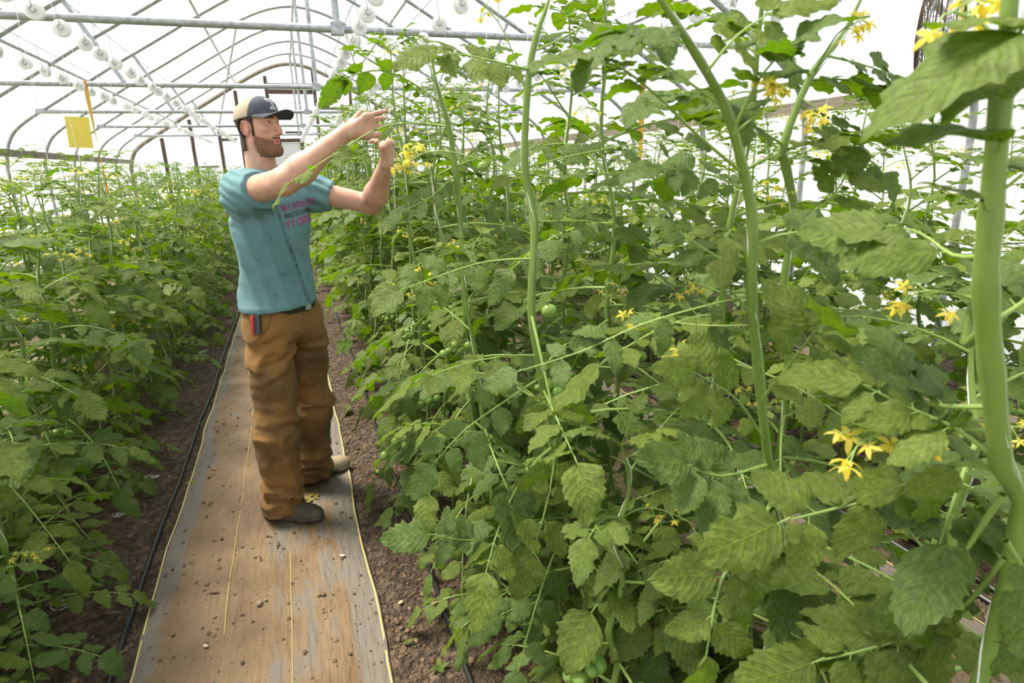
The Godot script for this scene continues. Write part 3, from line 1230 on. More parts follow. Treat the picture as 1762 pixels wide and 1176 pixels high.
# one large leaflet close to the lens, on its stalk
func hero_blade(t: Node3D, root: Array, base: Array, tip: Array, shape: int) -> void:
	var r := pz(root[0], root[1], root[2])
	var a := pz(base[0], base[1], base[2])
	var e := pz(tip[0], tip[1], tip[2])
	var b := MB.new()
	b.tube([Vector3.ZERO, (a - r) * 0.5 + Vector3(0, -0.004, 0), a - r], [0.0022, 0.0018], 6, false)
	var lf := part("leaf", b, M.petiole, t, Transform3D(Basis(), r - t.position))
	part("leaflet", leaflet_meshes[shape], leaf_material(), lf, seat(e - a, Vector3(0.1, 1.0, 0.25), a - r, (e - a).length()))


# a spray of flowers at the end of a stalk
func hero_bloom(t: Node3D, list: Array, count: int, spread: float, s: float) -> void:
	var p := smooth(pts_of(list), 3)
	var at: Vector3 = p[0]
	for i in p.size():
		p[i] -= at
	var b := MB.new()
	b.tube(p, [0.0026, 0.0024, 0.0020, 0.0016], 5, false)
	var e: Vector3 = p[p.size() - 1]
	var spots := []
	for i in count:
		var f := e + Vector3(rnd(-1, 1), rnd(-0.9, 0.5), rnd(-0.8, 0.8)) * spread
		var root: Vector3 = p[p.size() - 1 - (i % mini(3, p.size() - 1))]
		b.tube([root, root.lerp(f, 0.5) + Vector3(0, spread * 0.2, 0), f], [0.0011], 4, false)
		spots.append(f)
	var tr := part("flower_truss", b, M.petiole, t, Transform3D(Basis(), at - t.position))
	for f in spots:
		part("flower", flower_mesh, M.petal, tr, Transform3D(Basis.from_euler(Vector3(rnd(-0.9, 0.9), rnd(0, 6), rnd(-0.9, 0.9))).scaled(Vector3.ONE * s * rnd(0.8, 1.15)), f))


func hero_fruit(t: Node3D, start: Array, list: Array) -> void:
	var at := pz(start[0], start[1], start[2])
	var b := MB.new()
	var hang := at
	var spots := []
	for q in list:
		var e := pz(q[0], q[1], q[2])
		var top := e + Vector3(0, q[3], 0)
		b.tube(smooth([hang - at, hang.lerp(top, 0.6) + Vector3(0, 0.008, 0) - at, top - at], 2), [0.0022, 0.0016], 5, false)
		hang = hang.lerp(top, 0.55)
		spots.append([e - at, q[3]])
	var tr := part("fruit_truss", b, M.petiole, t, Transform3D(Basis(), at - t.position))
	for q in spots:
		part("tomato", tomato_meshes[rng.randi() % 3], M.fruit, tr, Transform3D(Basis.from_euler(Vector3(rnd(-0.4, 0.4), 0, rnd(-0.4, 0.4))).scaled(Vector3.ONE * q[1]), q[0]))


func hero_branch(t: Node3D, list: Array, r0: float, r1: float) -> void:
	var p := smooth(pts_of(list, t.position), 3)
	var r := []
	for i in p.size():
		r.append(lerpf(r0, r1, float(i) / (p.size() - 1)))
	var b := MB.new()
	b.tube(p, r, 7, false)
	part("branch", b, M.stem, t)


func hero(base: Array, list: Array, height: float, label: String, opt := {}) -> Node3D:
	var at := Vector3(base[0], soil_y(base[0], base[1]), base[1])
	var st := [at]
	st.append_array(pts_of(list))
	opt["stem"] = st
	return tomato_plant(at, height, 0, label, "tomato plants near the lens", opt)


func hero_plants() -> void:
	var look := Vector3(-0.15, 0.75, 0.65)
	# the tall stem in front of the man's hands
	var t := hero([0.72, -1.36], [[1000, 1000, -1.36], [962, 834, -1.37], [930, 640, -1.38], [914, 530, -1.39], [920, 385, -1.41], [903, 290, -1.42], [908, 150, -1.42], [920, 70, -1.42], [945, 0, -1.42], [965, -70, -1.42]], 2.1, "tall tomato plant whose thick bare stem rises between the man and the second aisle", {"thick": 0.0080, "to": 1.10})
	hero_leaf(t, [[915, 545, -1.38], [930, 610, -1.30], [955, 740, -1.21], [945, 850, -1.17], [915, 955, -1.15]], 0.125, leaf_material(), Vector3(-0.2, 0.45, 0.85))
	hero_leaf(t, [[920, 445, -1.40], [840, 450, -1.42], [770, 470, -1.40], [690, 500, -1.36]], 0.095, leaf_material(), look)
	hero_leaf(t, [[910, 120, -1.42], [860, 108, -1.36], [800, 95, -1.30], [740, 88, -1.25]], 0.100, leaf_material())
	hero_leaf(t, [[925, 382, -1.41], [1000, 380, -1.38], [1080, 392, -1.36]], 0.085, leaf_material(), look)
	hero_leaf(t, [[908, 288, -1.42], [985, 268, -1.38], [1080, 250, -1.33], [1180, 238, -1.30]], 0.075, leaf_material())
	hero_leaf(t, [[915, 90, -1.42], [960, 70, -1.46], [1010, 45, -1.50], [1060, 40, -1.55]], 0.090, leaf_material())
	hero_leaf(t, [[930, 650, -1.38], [870, 690, -1.30], [800, 740, -1.26], [745, 800, -1.25]], 0.095, leaf_material(), look)
	hero_leaf(t, [[975, 890, -1.36], [900, 900, -1.28], [820, 930, -1.24], [740, 920, -1.24]], 0.105, leaf_material(), look)
	hero_leaf(t, [[1000, 1000, -1.36], [940, 1020, -1.28], [860, 1060, -1.24]], 0.100, leaf_material(), look)
	hero_bloom(t, [[903, 300, -1.42], [870, 290, -1.44], [780, 262, -1.48], [715, 262, -1.50]], 11, 0.035, 0.014)
	hero_bloom(t, [[905, 160, -1.42], [870, 60, -1.45], [835, 10, -1.48]], 6, 0.03, 0.013)
	hero_fruit(t, [868, 290, -1.44], [[831, 287, -1.45, 0.0135]])
	hero_fruit(t, [985, 760, -1.38], [[1021, 806, -1.44, 0.018], [998, 857, -1.43, 0.019], [1031, 864, -1.45, 0.020], [1003, 877, -1.42, 0.019], [1040, 887, -1.44, 0.017]])
	hero_fruit(t, [918, 520, -1.40], [[945, 536, -1.42, 0.020]])
	# the stem beside the man's hands, one leaf hanging across his arm
	t = hero([0.60, -2.02], [[805, 640, -2.03], [798, 480, -2.04], [786, 310, -2.05], [771, 215, -2.05], [752, 150, -2.05], [742, 95, -2.05]], 1.95, "tomato plant beside the man's hands, its leaf hanging across his forearm", {"thick": 0.0078, "to": 1.15})
	hero_leaf(t, [[772, 218, -2.05], [705, 212, -2.09], [645, 224, -2.13], [565, 272, -2.17], [500, 314, -2.20]], 0.105, leaf_material(), Vector3(0, 0.9, 0.3))
	hero_leaf(t, [[760, 178, -2.05], [705, 140, -2.08], [655, 121, -2.10], [605, 130, -2.12], [588, 138, -2.13]], 0.110, leaf_material(), Vector3(0.3, 0.8, -0.3))
	hero_leaf(t, [[755, 160, -2.05], [800, 110, -2.0], [840, 85, -1.98]], 0.07, leaf_material())
	hero_leaf(t, [[785, 300, -2.05], [740, 340, -2.0], [690, 365, -1.98]], 0.08, leaf_material(), look)
	hero_leaf(t, [[795, 430, -2.04], [730, 450, -1.98], [670, 490, -1.95]], 0.09, leaf_material(), look)
	hero_bloom(t, [[788, 330, -2.05], [740, 300, -2.08], [690, 290, -2.12]], 9, 0.03, 0.013)
	hero_fruit(t, [735, 730, -2.2], [[681, 760, -2.30, 0.019], [697, 767, -2.28, 0.017], [662, 784, -2.30, 0.018], [684, 788, -2.30, 0.018], [650, 812, -2.31, 0.009]])
	# the stem that forks in front of the second aisle
	t = hero([0.86, -0.90], [[1345, 1000, -0.88], [1320, 780, -0.87], [1305, 640, -0.86], [1293, 500, -0.85], [1295, 380, -0.85], [1280, 296, -0.85], [1249, 187, -0.84], [1198, 95, -0.83], [1137, 0, -0.82], [1105, -60, -0.81]], 2.0, "forked tomato plant with a long side leaf reaching across the tall bare stem", {"thick": 0.0074, "to": 0.80, "from": 0.2, "gap": 0.07})
	hero_leaf(t, [[1285, 510, -0.85], [1200, 530, -0.86], [1100, 560, -0.88], [1000, 605, -0.90], [890, 640, -0.92]], 0.072, leaf_material(), Vector3(-0.1, 0.8, 0.5))
	hero_leaf(t, [[1280, 300, -0.85], [1198, 231, -0.82], [1144, 177, -0.80], [1072, 119, -0.78], [1010, 100, -0.77]], 0.085, leaf_material(), Vector3(0, 1, 0.1))
	hero_leaf(t, [[1293, 470, -0.85], [1230, 440, -0.9], [1165, 395, -0.94]], 0.07, leaf_material(), look)
	hero_leaf(t, [[1215, 125, -0.83], [1270, 60, -0.80], [1330, 20, -0.78]], 0.085, leaf_material())
	hero_leaf(t, [[1249, 187, -0.84], [1170, 130, -0.88], [1080, 60, -0.92]], 0.080, leaf_material())
	hero_leaf(t, [[1175, 60, -0.83], [1110, 50, -0.78], [1050, 70, -0.76]], 0.095, leaf_material(), Vector3(0, 1, 0.15))
	hero_leaf(t, [[1262, 225, -0.84], [1310, 130, -0.78], [1370, 70, -0.75]], 0.090, leaf_material(), Vector3(0, 1, 0.2))
	hero_leaf(t, [[1289, 330, -0.85], [1220, 300, -0.88], [1140, 290, -0.90]], 0.070, leaf_material(), look)
	hero_leaf(t, [[1295, 420, -0.85], [1370, 400, -0.80], [1440, 420, -0.77]], 0.090, leaf_material(), look)
	hero_leaf(t, [[1310, 690, -0.86], [1380, 600, -0.72], [1410, 560, -0.66]], 0.11, leaf_material(), look)
	hero_leaf(t, [[1316, 760, -0.87], [1270, 690, -0.80], [1210, 650, -0.77], [1190, 640, -0.76]], 0.085, leaf_material(), Vector3(-0.1, 0.5, 0.8))
	hero_leaf(t, [[1330, 860, -0.87], [1290, 930, -0.78], [1240, 1000, -0.74], [1215, 1130, -0.70]], 0.125, leaf_material(), Vector3(-0.1, 0.5, 0.8))
	hero_leaf(t, [[1320, 800, -0.87], [1240, 820, -0.80], [1180, 800, -0.78]], 0.11, leaf_material(), look)
	hero_bloom(t, [[1300, 560, -0.86], [1200, 560, -0.98], [1095, 545, -1.05]], 7, 0.028, 0.013)
	hero_bloom(t, [[1305, 640, -0.86], [1240, 610, -0.95], [1170, 600, -1.0]], 8, 0.028, 0.013)
	hero_bloom(t, [[1262, 230, -0.84], [1310, 190, -0.80], [1330, 150, -0.78]], 9, 0.030, 0.015)
	hero_branch(t, [[1318, 690, -0.86], [1300, 560, -0.9], [1230, 470, -0.95]], 0.003, 0.002)
	# the Y-shaped stem behind it
	t = hero([1.06, -1.12], [[1352, 700, -1.11], [1345, 520, -1.10], [1366, 380, -1.10], [1352, 285, -1.10], [1348, 250, -1.10], [1395, 130, -1.10], [1450, 60, -1.10], [1490, -20, -1.10]], 1.95, "Y-shaped tomato plant at the edge of the second aisle", {"thick": 0.0078, "to": 1.05})
	hero_leaf(t, [[1346, 248, -1.10], [1290, 212, -1.06], [1240, 170, -1.03]], 0.085, leaf_material())
	hero_leaf(t, [[1362, 385, -1.10], [1420, 350, -1.02], [1455, 300, -1.0], [1440, 260, -1.0]], 0.085, leaf_material(), look)
	hero_leaf(t, [[1350, 510, -1.10], [1420, 530, -1.04], [1520, 535, -1.0]], 0.085, leaf_material(), look)
	hero_leaf(t, [[1360, 420, -1.10], [1440, 420, -1.18], [1530, 380, -1.25]], 0.085, leaf_material(), look)
	hero_leaf(t, [[1395, 130, -1.10], [1340, 90, -1.05], [1290, 40, -1.02]], 0.085, leaf_material())
	hero_leaf(t, [[1420, 95, -1.10], [1480, 110, -1.05], [1540, 130, -1.02]], 0.085, leaf_material())
	hero_leaf(t, [[1375, 180, -1.10], [1450, 230, -1.04], [1520, 300, -1.0]], 0.085, leaf_material(), look)
	hero_bloom(t, [[1380, 170, -1.10], [1410, 190, -1.0], [1400, 200, -0.96]], 9, 0.030, 0.015)
	hero_bloom(t, [[1400, 125, -1.10], [1440, 60, -1.0], [1470, 40, -0.96]], 8, 0.032, 0.015)
	# the stem right beside the lens
	t = hero([0.74, -0.42], [[1735, 1000, -0.43], [1722, 800, -0.42], [1706, 640, -0.42], [1696, 500, -0.42], [1704, 380, -0.42], [1722, 170, -0.42], [1738, 0, -0.42], [1745, -90, -0.42]], 1.95, "tomato plant with the thickest stem, wound with white twine, beside the bed's end", {"thick": 0.0098, "to": 0.85, "from": 0.25, "gap": 0.085})
	for q in [[1722, 120, 1748, 60, 1490, 188, 0], [1724, 160, 1785, 128, 1600, 192, 2], [1716, 260, 1722, 242, 1548, 212, 4], [1704, 360, 1690, 345, 1592, 302, 1], [1735, 60, 1770, 40, 1600, 20, 5], [1708, 330, 1760, 300, 1850, 260, 3]]:
		hero_blade(t, [q[0], q[1], -0.42], [q[2], q[3], -0.40], [q[4], q[5], -0.43], q[6])
	hero_leaf(t, [[1712, 700, -0.42], [1640, 700, -0.46], [1590, 690, -0.50], [1565, 640, -0.53]], 0.105, leaf_material(), Vector3(-0.1, 0.3, 0.9))
	hero_leaf(t, [[1722, 800, -0.42], [1650, 740, -0.45], [1560, 700, -0.50], [1480, 660, -0.54]], 0.090, leaf_material(), look)
	hero_leaf(t, [[1722, 810, -0.42], [1640, 800, -0.48], [1540, 850, -0.55], [1440, 875, -0.60], [1340, 900, -0.62]], 0.130, leaf_material(), Vector3(-0.2, 0.6, 0.7))
	hero_leaf(t, [[1726, 850, -0.42], [1680, 920, -0.46], [1630, 1000, -0.50], [1600, 1040, -0.52]], 0.135, leaf_material(), look)
	hero_leaf(t, [[1730, 930, -0.42], [1770, 1000, -0.42], [1780, 1080, -0.42]], 0.12, leaf_material(), look)
	hero_leaf(t, [[1730, 960, -0.43], [1640, 1060, -0.50], [1520, 1110, -0.56], [1400, 1140, -0.60]], 0.125, leaf_material(), look)
	hero_leaf(t, [[1700, 440, -0.42], [1640, 440, -0.47], [1580, 400, -0.52], [1520, 390, -0.55]], 0.090, leaf_material(), look)
	hero_leaf(t, [[1698, 560, -0.42], [1760, 520, -0.42], [1800, 480, -0.43]], 0.100, leaf_material(), look)
	hero_bloom(t, [[1716, 730, -0.42], [1640, 720, -0.46], [1560, 730, -0.50], [1480, 760, -0.52]], 6, 0.040, 0.019)
	hero_bloom(t, [[1718, 745, -0.42], [1660, 740, -0.45], [1600, 760, -0.47]], 3, 0.016, 0.021)
	hero_bloom(t, [[1698, 520, -0.42], [1640, 505, -0.50], [1580, 500, -0.56]], 5, 0.036, 0.015)
	hero_bloom(t, [[1730, 90, -0.42], [1690, 40, -0.44], [1640, 20, -0.46]], 7, 0.04, 0.016)
	hero_branch(t, [[1697, 560, -0.42], [1660, 590, -0.46], [1690, 470, -0.5], [1720, 350, -0.52]], 0.006, 0.004)
	# two behind, filling the bed's near end
	for q in [[-1.02, -1.62, 0.75, "low bushy tomato plant at the near end of the bed behind the man"], [-1.00, -2.15, 0.70, "low bushy tomato plant with leaves touching the drip hose behind the man"], [0.53, -1.70, 1.30, "bushy tomato plant between the tall bare stem and the stem beside the man's hands"], [0.60, -1.05, 0.95, "low bushy tomato plant at the foot of the forked plant, beside the man's aisle"], [1.10, -0.62, 1.35, "low tomato plant at the near end of the second row, beside the second aisle"], [1.12, -0.18, 1.2, "low tomato plant behind the thickest stem, at the second aisle's end"]]:
		tomato_plant(Vector3(q[0], soil_y(q[0], q[1]), q[1]), q[2], 0, q[3], "tomato plants near the lens", {"gap": 0.07})


# ---------------------------------------------------------------- the man: distance fields meshed as surface nets
const ROOT := Vector3(-0.08, 0.0, -2.80)
const FACE_TO := Vector3(0.75, 0, 0.66)      # where the chest points
const SIDE_R := Vector3(-0.66, 0, 0.75)      # towards his right
const SH_R := Vector3(-0.165, 1.490, -2.67)
const EL_R := Vector3(-0.007, 1.532, -2.40)
const WR_R := Vector3(0.222, 1.694, -2.40)
const SH_L := Vector3(0.085, 1.485, -2.92)
const EL_L := Vector3(0.355, 1.415, -2.86)
const WR_L := Vector3(0.405, 1.585, -2.67)
var head_at := Transform3D()
var finger_sets := []


func cap(p: Vector3, a: Vector3, b: Vector3, ra: float, rb: float) -> float:
	var ba := b - a
	var h := clampf((p - a).dot(ba) / ba.length_squared(), 0.0, 1.0)
	return (p - a - ba * h).length() - lerpf(ra, rb, h)


func ell(p: Vector3, c: Vector3, r: Vector3) -> float:
	var q := (p - c) / r
	var k0 := q.length()
	var k1 := (q / r).length()
	return k0 * (k0 - 1.0) / maxf(k1, 1e-6)


func smin(a: float, b: float, k: float) -> float:
	var h := maxf(k - absf(a - b), 0.0) / k
	return minf(a, b) - h * h * k * 0.25


func smax(a: float, b: float, k: float) -> float:
	return -smin(-a, -b, k)


func net(sdf: Callable, lo: Vector3, hi: Vector3, cell: float, mb: MB, tf := Transform3D.IDENTITY, tint = null) -> void:
	var nx := int(ceil((hi.x - lo.x) / cell / 4.0)) * 4
	var ny := int(ceil((hi.y - lo.y) / cell / 4.0)) * 4
	var nz := int(ceil((hi.z - lo.z) / cell / 4.0)) * 4
	var sx := nx + 1
	var sy := ny + 1
	var g := PackedFloat32Array()
	g.resize(sx * sy * (nz + 1))
	g.fill(1e9)
	var vid := PackedInt32Array()
	vid.resize(g.size())
	vid.fill(-1)
	var reach := cell * 4.0 * 0.5 * 1.74 * 1.2 + cell
	var blocks := []
	for k in range(0, nz, 4):
		for j in range(0, ny, 4):
			for i in range(0, nx, 4):
				if absf(sdf.call(lo + Vector3(i + 2, j + 2, k + 2) * cell)) > reach:
					continue
				blocks.append(Vector3i(i, j, k))
				for c in range(k, k + 5):
					for b in range(j, j + 5):
						var o := (c * sy + b) * sx
						for a in range(i, i + 5):
							if g[o + a] > 1e8:
								g[o + a] = sdf.call(lo + Vector3(a, b, c) * cell)
	var dz := sx * sy
	var offs := [0, 1, sx, sx + 1, dz, dz + 1, dz + sx, dz + sx + 1]
	var edges := [[0, 1], [2, 3], [4, 5], [6, 7], [0, 2], [1, 3], [4, 6], [5, 7], [0, 4], [1, 5], [2, 6], [3, 7]]
	for bl in blocks:
		for c in range(bl.z, bl.z + 4):
			for b in range(bl.y, bl.y + 4):
				for a in range(bl.x, bl.x + 4):
					var o: int = (c * sy + b) * sx + a
					var neg := int(g[o] < 0.0) + int(g[o + 1] < 0.0) + int(g[o + sx] < 0.0) + int(g[o + sx + 1] < 0.0) + int(g[o + dz] < 0.0) + int(g[o + dz + 1] < 0.0) + int(g[o + dz + sx] < 0.0) + int(g[o + dz + sx + 1] < 0.0)
					if neg == 0 or neg == 8:
						continue
					var s := Vector3.ZERO
					var m := 0
					for e in edges:
						var v0 := g[o + offs[e[0]]]
						var v1 := g[o + offs[e[1]]]
						if (v0 < 0.0) != (v1 < 0.0):
							var t := v0 / (v0 - v1)
							var e0: int = e[0]
							var e1: int = e[1]
							s += Vector3(e0 & 1, (e0 >> 1) & 1, e0 >> 2).lerp(Vector3(e1 & 1, (e1 >> 1) & 1, e1 >> 2), t)
							m += 1
					var p := lo + (Vector3(a, b, c) + s / m) * cell
					if tint != null:
						mb.tint = tint.call(p)
					vid[o] = mb.p(tf * p, Vector2(p.x, p.y))
	for bl in blocks:
		for c in range(bl.z, bl.z + 4):
			for b in range(bl.y, bl.y + 4):
				for a in range(bl.x, bl.x + 4):
					var o: int = (c * sy + b) * sx + a
					var inside := g[o] < 0.0
					if vid[o] < 0:
						continue
					for ax in 3:
						var st: int = 1 if ax == 0 else (sx if ax == 1 else dz)
						if inside == (g[o + st] < 0.0) or g[o + st] > 1e8:
							continue
						var u: int = sx if ax == 0 else (dz if ax == 1 else 1)
						var w: int = dz if ax == 0 else (1 if ax == 1 else sx)
						if o - u - w < 0:
							continue
						var q := [vid[o - u - w], vid[o - w], vid[o], vid[o - u]]
						if q.min() < 0:
							continue
						if inside:
							mb.quad(q[0], q[3], q[2], q[1])
						else:
							mb.quad(q[0], q[1], q[2], q[3])
	mb.tint = Color(1, 1, 1)


const TORSO := [[0.97, -0.092, -2.800, 0.186, 0.140], [1.15, -0.087, -2.800, 0.170, 0.128], [1.33, -0.080, -2.800, 0.184, 0.130], [1.44, -0.080, -2.805, 0.182, 0.122], [1.53, -0.082, -2.815, 0.130, 0.092], [1.61, -0.082, -2.820, 0.056, 0.060]]


func torso(p: Vector3) -> float:
	var k := 0
	while k < TORSO.size() - 2 and p.y > TORSO[k + 1][0]:
		k += 1
	var f := clampf((p.y - TORSO[k][0]) / (TORSO[k + 1][0] - TORSO[k][0]), 0.0, 1.0)
	f = f * f * (3.0 - 2.0 * f)
	var q := p - Vector3(lerpf(TORSO[k][1], TORSO[k + 1][1], f), 0, lerpf(TORSO[k][2], TORSO[k + 1][2], f))
	var a := lerpf(TORSO[k][3], TORSO[k + 1][3], f)
	var b := lerpf(TORSO[k][4], TORSO[k + 1][4], f)
	var x := (q.x * SIDE_R.x + q.z * SIDE_R.z) / a
	var z := (q.x * FACE_TO.x + q.z * FACE_TO.z) / b
	return (sqrt(x * x + z * z) - 1.0) * minf(a, b)


func sd_shirt(p: Vector3) -> float:
	var d := torso(p)
	d = smax(d, p.y - 1.582, 0.03)
	var nb := Vector3(-0.083, 1.522, -2.82)
	d = smin(d, cap(p, nb, SH_R, 0.060, 0.074), 0.05)
	d = smin(d, cap(p, nb, SH_L, 0.058, 0.070), 0.05)
	var er := SH_R.lerp(EL_R, 0.42)
	var ar := (EL_R - SH_R).normalized()
	var s := maxf(cap(p, SH_R, SH_R.lerp(EL_R, 0.6), 0.074, 0.066), (p - er).dot(ar))
	d = smin(d, s, 0.045)
	var el := SH_L.lerp(EL_L, 0.40)
	var al := (EL_L - SH_L).normalized()
	s = maxf(cap(p, SH_L, SH_L.lerp(EL_L, 0.6), 0.074, 0.072), (p - el).dot(al))
	d = smin(d, s, 0.045)
	if absf(d) < 0.03:
		# folds: three long ones pulled from the raised right arm, small ones round the shoulders
		var front := smoothstep(-2.83, -2.74, p.z)
		var c := p.x + 0.20 * (p.y - 1.01)
		var low := smoothstep(1.50, 1.36, p.y)
		for q in [[0.020, 0.015, 0.0085], [0.043, 0.013, 0.0075], [-0.048, 0.009, 0.013], [-0.115, 0.009, 0.017], [-0.165, 0.007, 0.014]]:
			var e: float = (c - q[0]) / q[2]
			d -= q[1] * exp(-e * e) * front * low
		d += 0.006 * exp(-pow((c - 0.032) / 0.007, 2.0)) * front * low
		var n := hum.get_noise_3d(p.x * 4.0 + p.y * 3.0, p.y * 2.0, p.z * 4.0)
		d -= 0.016 * n * smoothstep(0.98, 1.1, p.y)
		var sh := exp(-pow(p.distance_to(SH_R) / 0.11, 2.0)) + exp(-pow(p.distance_to(SH_L) / 0.11, 2.0))
		d -= 0.0075 * sin(p.y * 150.0 + p.x * 95.0 + n * 5.0) * sh
		# hem and sleeve seams
		d -= 0.0022 * exp(-pow((p.y - 1.025) / 0.006, 2.0))
	return maxf(d, 1.005 + 0.02 * (p.x + 0.09) - p.y)


const HIP_R := Vector3(-0.145, 0.915, -2.745)
const KNEE_R := Vector3(-0.170, 0.475, -2.700)
const HEM_R := Vector3(-0.190, 0.045, -2.745)
const HIP_L := Vector3(-0.015, 0.915, -2.875)
const KNEE_L := Vector3(-0.015, 0.470, -2.945)
const HEM_L := Vector3(-0.060, 0.055, -3.010)


func sd_trousers(p: Vector3) -> float:
	var r := smin(cap(p, HIP_R, KNEE_R, 0.108, 0.090), cap(p, KNEE_R, HEM_R, 0.090, 0.092), 0.05)
	var l := smin(cap(p, HIP_L, KNEE_L, 0.108, 0.092), cap(p, KNEE_L, HEM_L, 0.092, 0.092), 0.05)
	var q := p - Vector3(-0.084, 0, -2.806)
	var x := (q.x * SIDE_R.x + q.z * SIDE_R.z) / 0.168
	var z := (q.x * FACE_TO.x + q.z * FACE_TO.z) / 0.128
	var d := (sqrt(x * x + z * z) - 1.0) * 0.128
	d = smax(d, 0.84 - p.y, 0.10)
	d = smin(d, smin(r, l, 0.022), 0.05)
	if absf(d) < 0.03:
		var n := hum.get_noise_3d(p.x * 3.2, p.y * 5.0, p.z * 3.2)
		# creases: at the knee, stacked over the shoe and fanning out from the crotch
		for e in [[0.475, 0.055, 55.0, 0.010], [0.13, 0.085, 70.0, 0.014], [0.80, 0.08, 48.0, 0.009]]:
			var k: float = (p.y - e[0]) / e[1]
			d -= e[3] * sin((p.y + 0.35 * p.x * (1.0 if e[0] < 0.7 else -1.2)) * e[2] * 1.35 + n * 7.0) * exp(-k * k)
		d -= 0.022 * n * smoothstep(1.0, 0.85, p.y)
		# the pressed-out ridge down the front of the near leg
		var c := p.x - lerpf(-0.150, -0.105, clampf((0.45 - p.y) / 0.4, 0.0, 1.0))
		d -= 0.010 * exp(-pow(c / 0.012, 2.0)) * smoothstep(-2.74, -2.66, p.z) * smoothstep(0.50, 0.42, p.y)
		# fly and pocket seams
		var fy := p.x + 0.012
		d -= 0.003 * exp(-pow(fy / 0.006, 2.0)) * smoothstep(-2.80, -2.74, p.z) * smoothstep(0.80, 0.84, p.y)
	d = maxf(d, p.y - 1.03)
	return maxf(d, (0.045 if p.z > -2.87 else 0.05) + 0.06 * clampf(p.x + 0.17, -0.1, 0.1) - p.y)


func sd_arms(p: Vector3) -> float:
	var d := cap(p, SH_R, EL_R, 0.054, 0.049)
	var m := EL_R.lerp(WR_R, 0.30) + Vector3(-0.004, -0.008, 0.0)
	d = smin(d, cap(p, EL_R, m, 0.047, 0.050), 0.02)
	d = smin(d, cap(p, m, WR_R, 0.050, 0.031), 0.03)
	var ml := EL_L.lerp(WR_L, 0.30) + Vector3(0.0, -0.006, 0.0)
	d = smin(d, cap(p, SH_L, EL_L, 0.051, 0.043), 0.02)
	d = smin(d, cap(p, EL_L, ml, 0.046, 0.050), 0.02)
	d = smin(d, cap(p, ml, WR_L, 0.050, 0.030), 0.03)
	# chest under the shirt joins the arms and the neck
	var nb := Vector3(-0.083, 1.50, -2.82)
	d = smin(d, cap(p, nb, SH_R, 0.050, 0.050), 0.03)
	d = smin(d, cap(p, nb, SH_L, 0.050, 0.050), 0.03)
	d = smin(d, cap(p, nb, Vector3(-0.083, 1.12, -2.80), 0.07, 0.09), 0.04)
	d = smin(d, cap(p, nb, head_at * Vector3(0, -0.08, -0.022), 0.060, 0.054), 0.02)
	return d


func sd_hand(p: Vector3, hand: Dictionary) -> float:
	var d := cap(p, hand.arm, hand.wrist, 0.030, 0.0275)
	for i in 4:
		d = smin(d, cap(p, hand.wrist, hand.fingers[i][0], 0.019, 0.0125), 0.016)
	for k in 3:
		d = smin(d, cap(p, hand.fingers[k][0], hand.fingers[k + 1][0], 0.0115, 0.0115), 0.012)
	d = smin(d, cap(p, hand.wrist, hand.thumb[0], 0.020, 0.0135), 0.02)
	var each := 1e9
	for f in hand.fingers:
		var e := 1e9
		for k in f.size() - 1:
			e = smin(e, cap(p, f[k], f[k + 1], 0.0106 - 0.0010 * k, 0.0099 - 0.0010 * k), 0.004)
		each = minf(each, e)
	var th: Array = hand.thumb
	for k in th.size() - 1:
		each = minf(each, cap(p, th[k], th[k + 1], 0.0125 - 0.0015 * k, 0.0110 - 0.0015 * k))
	return smin(d, each, 0.010)


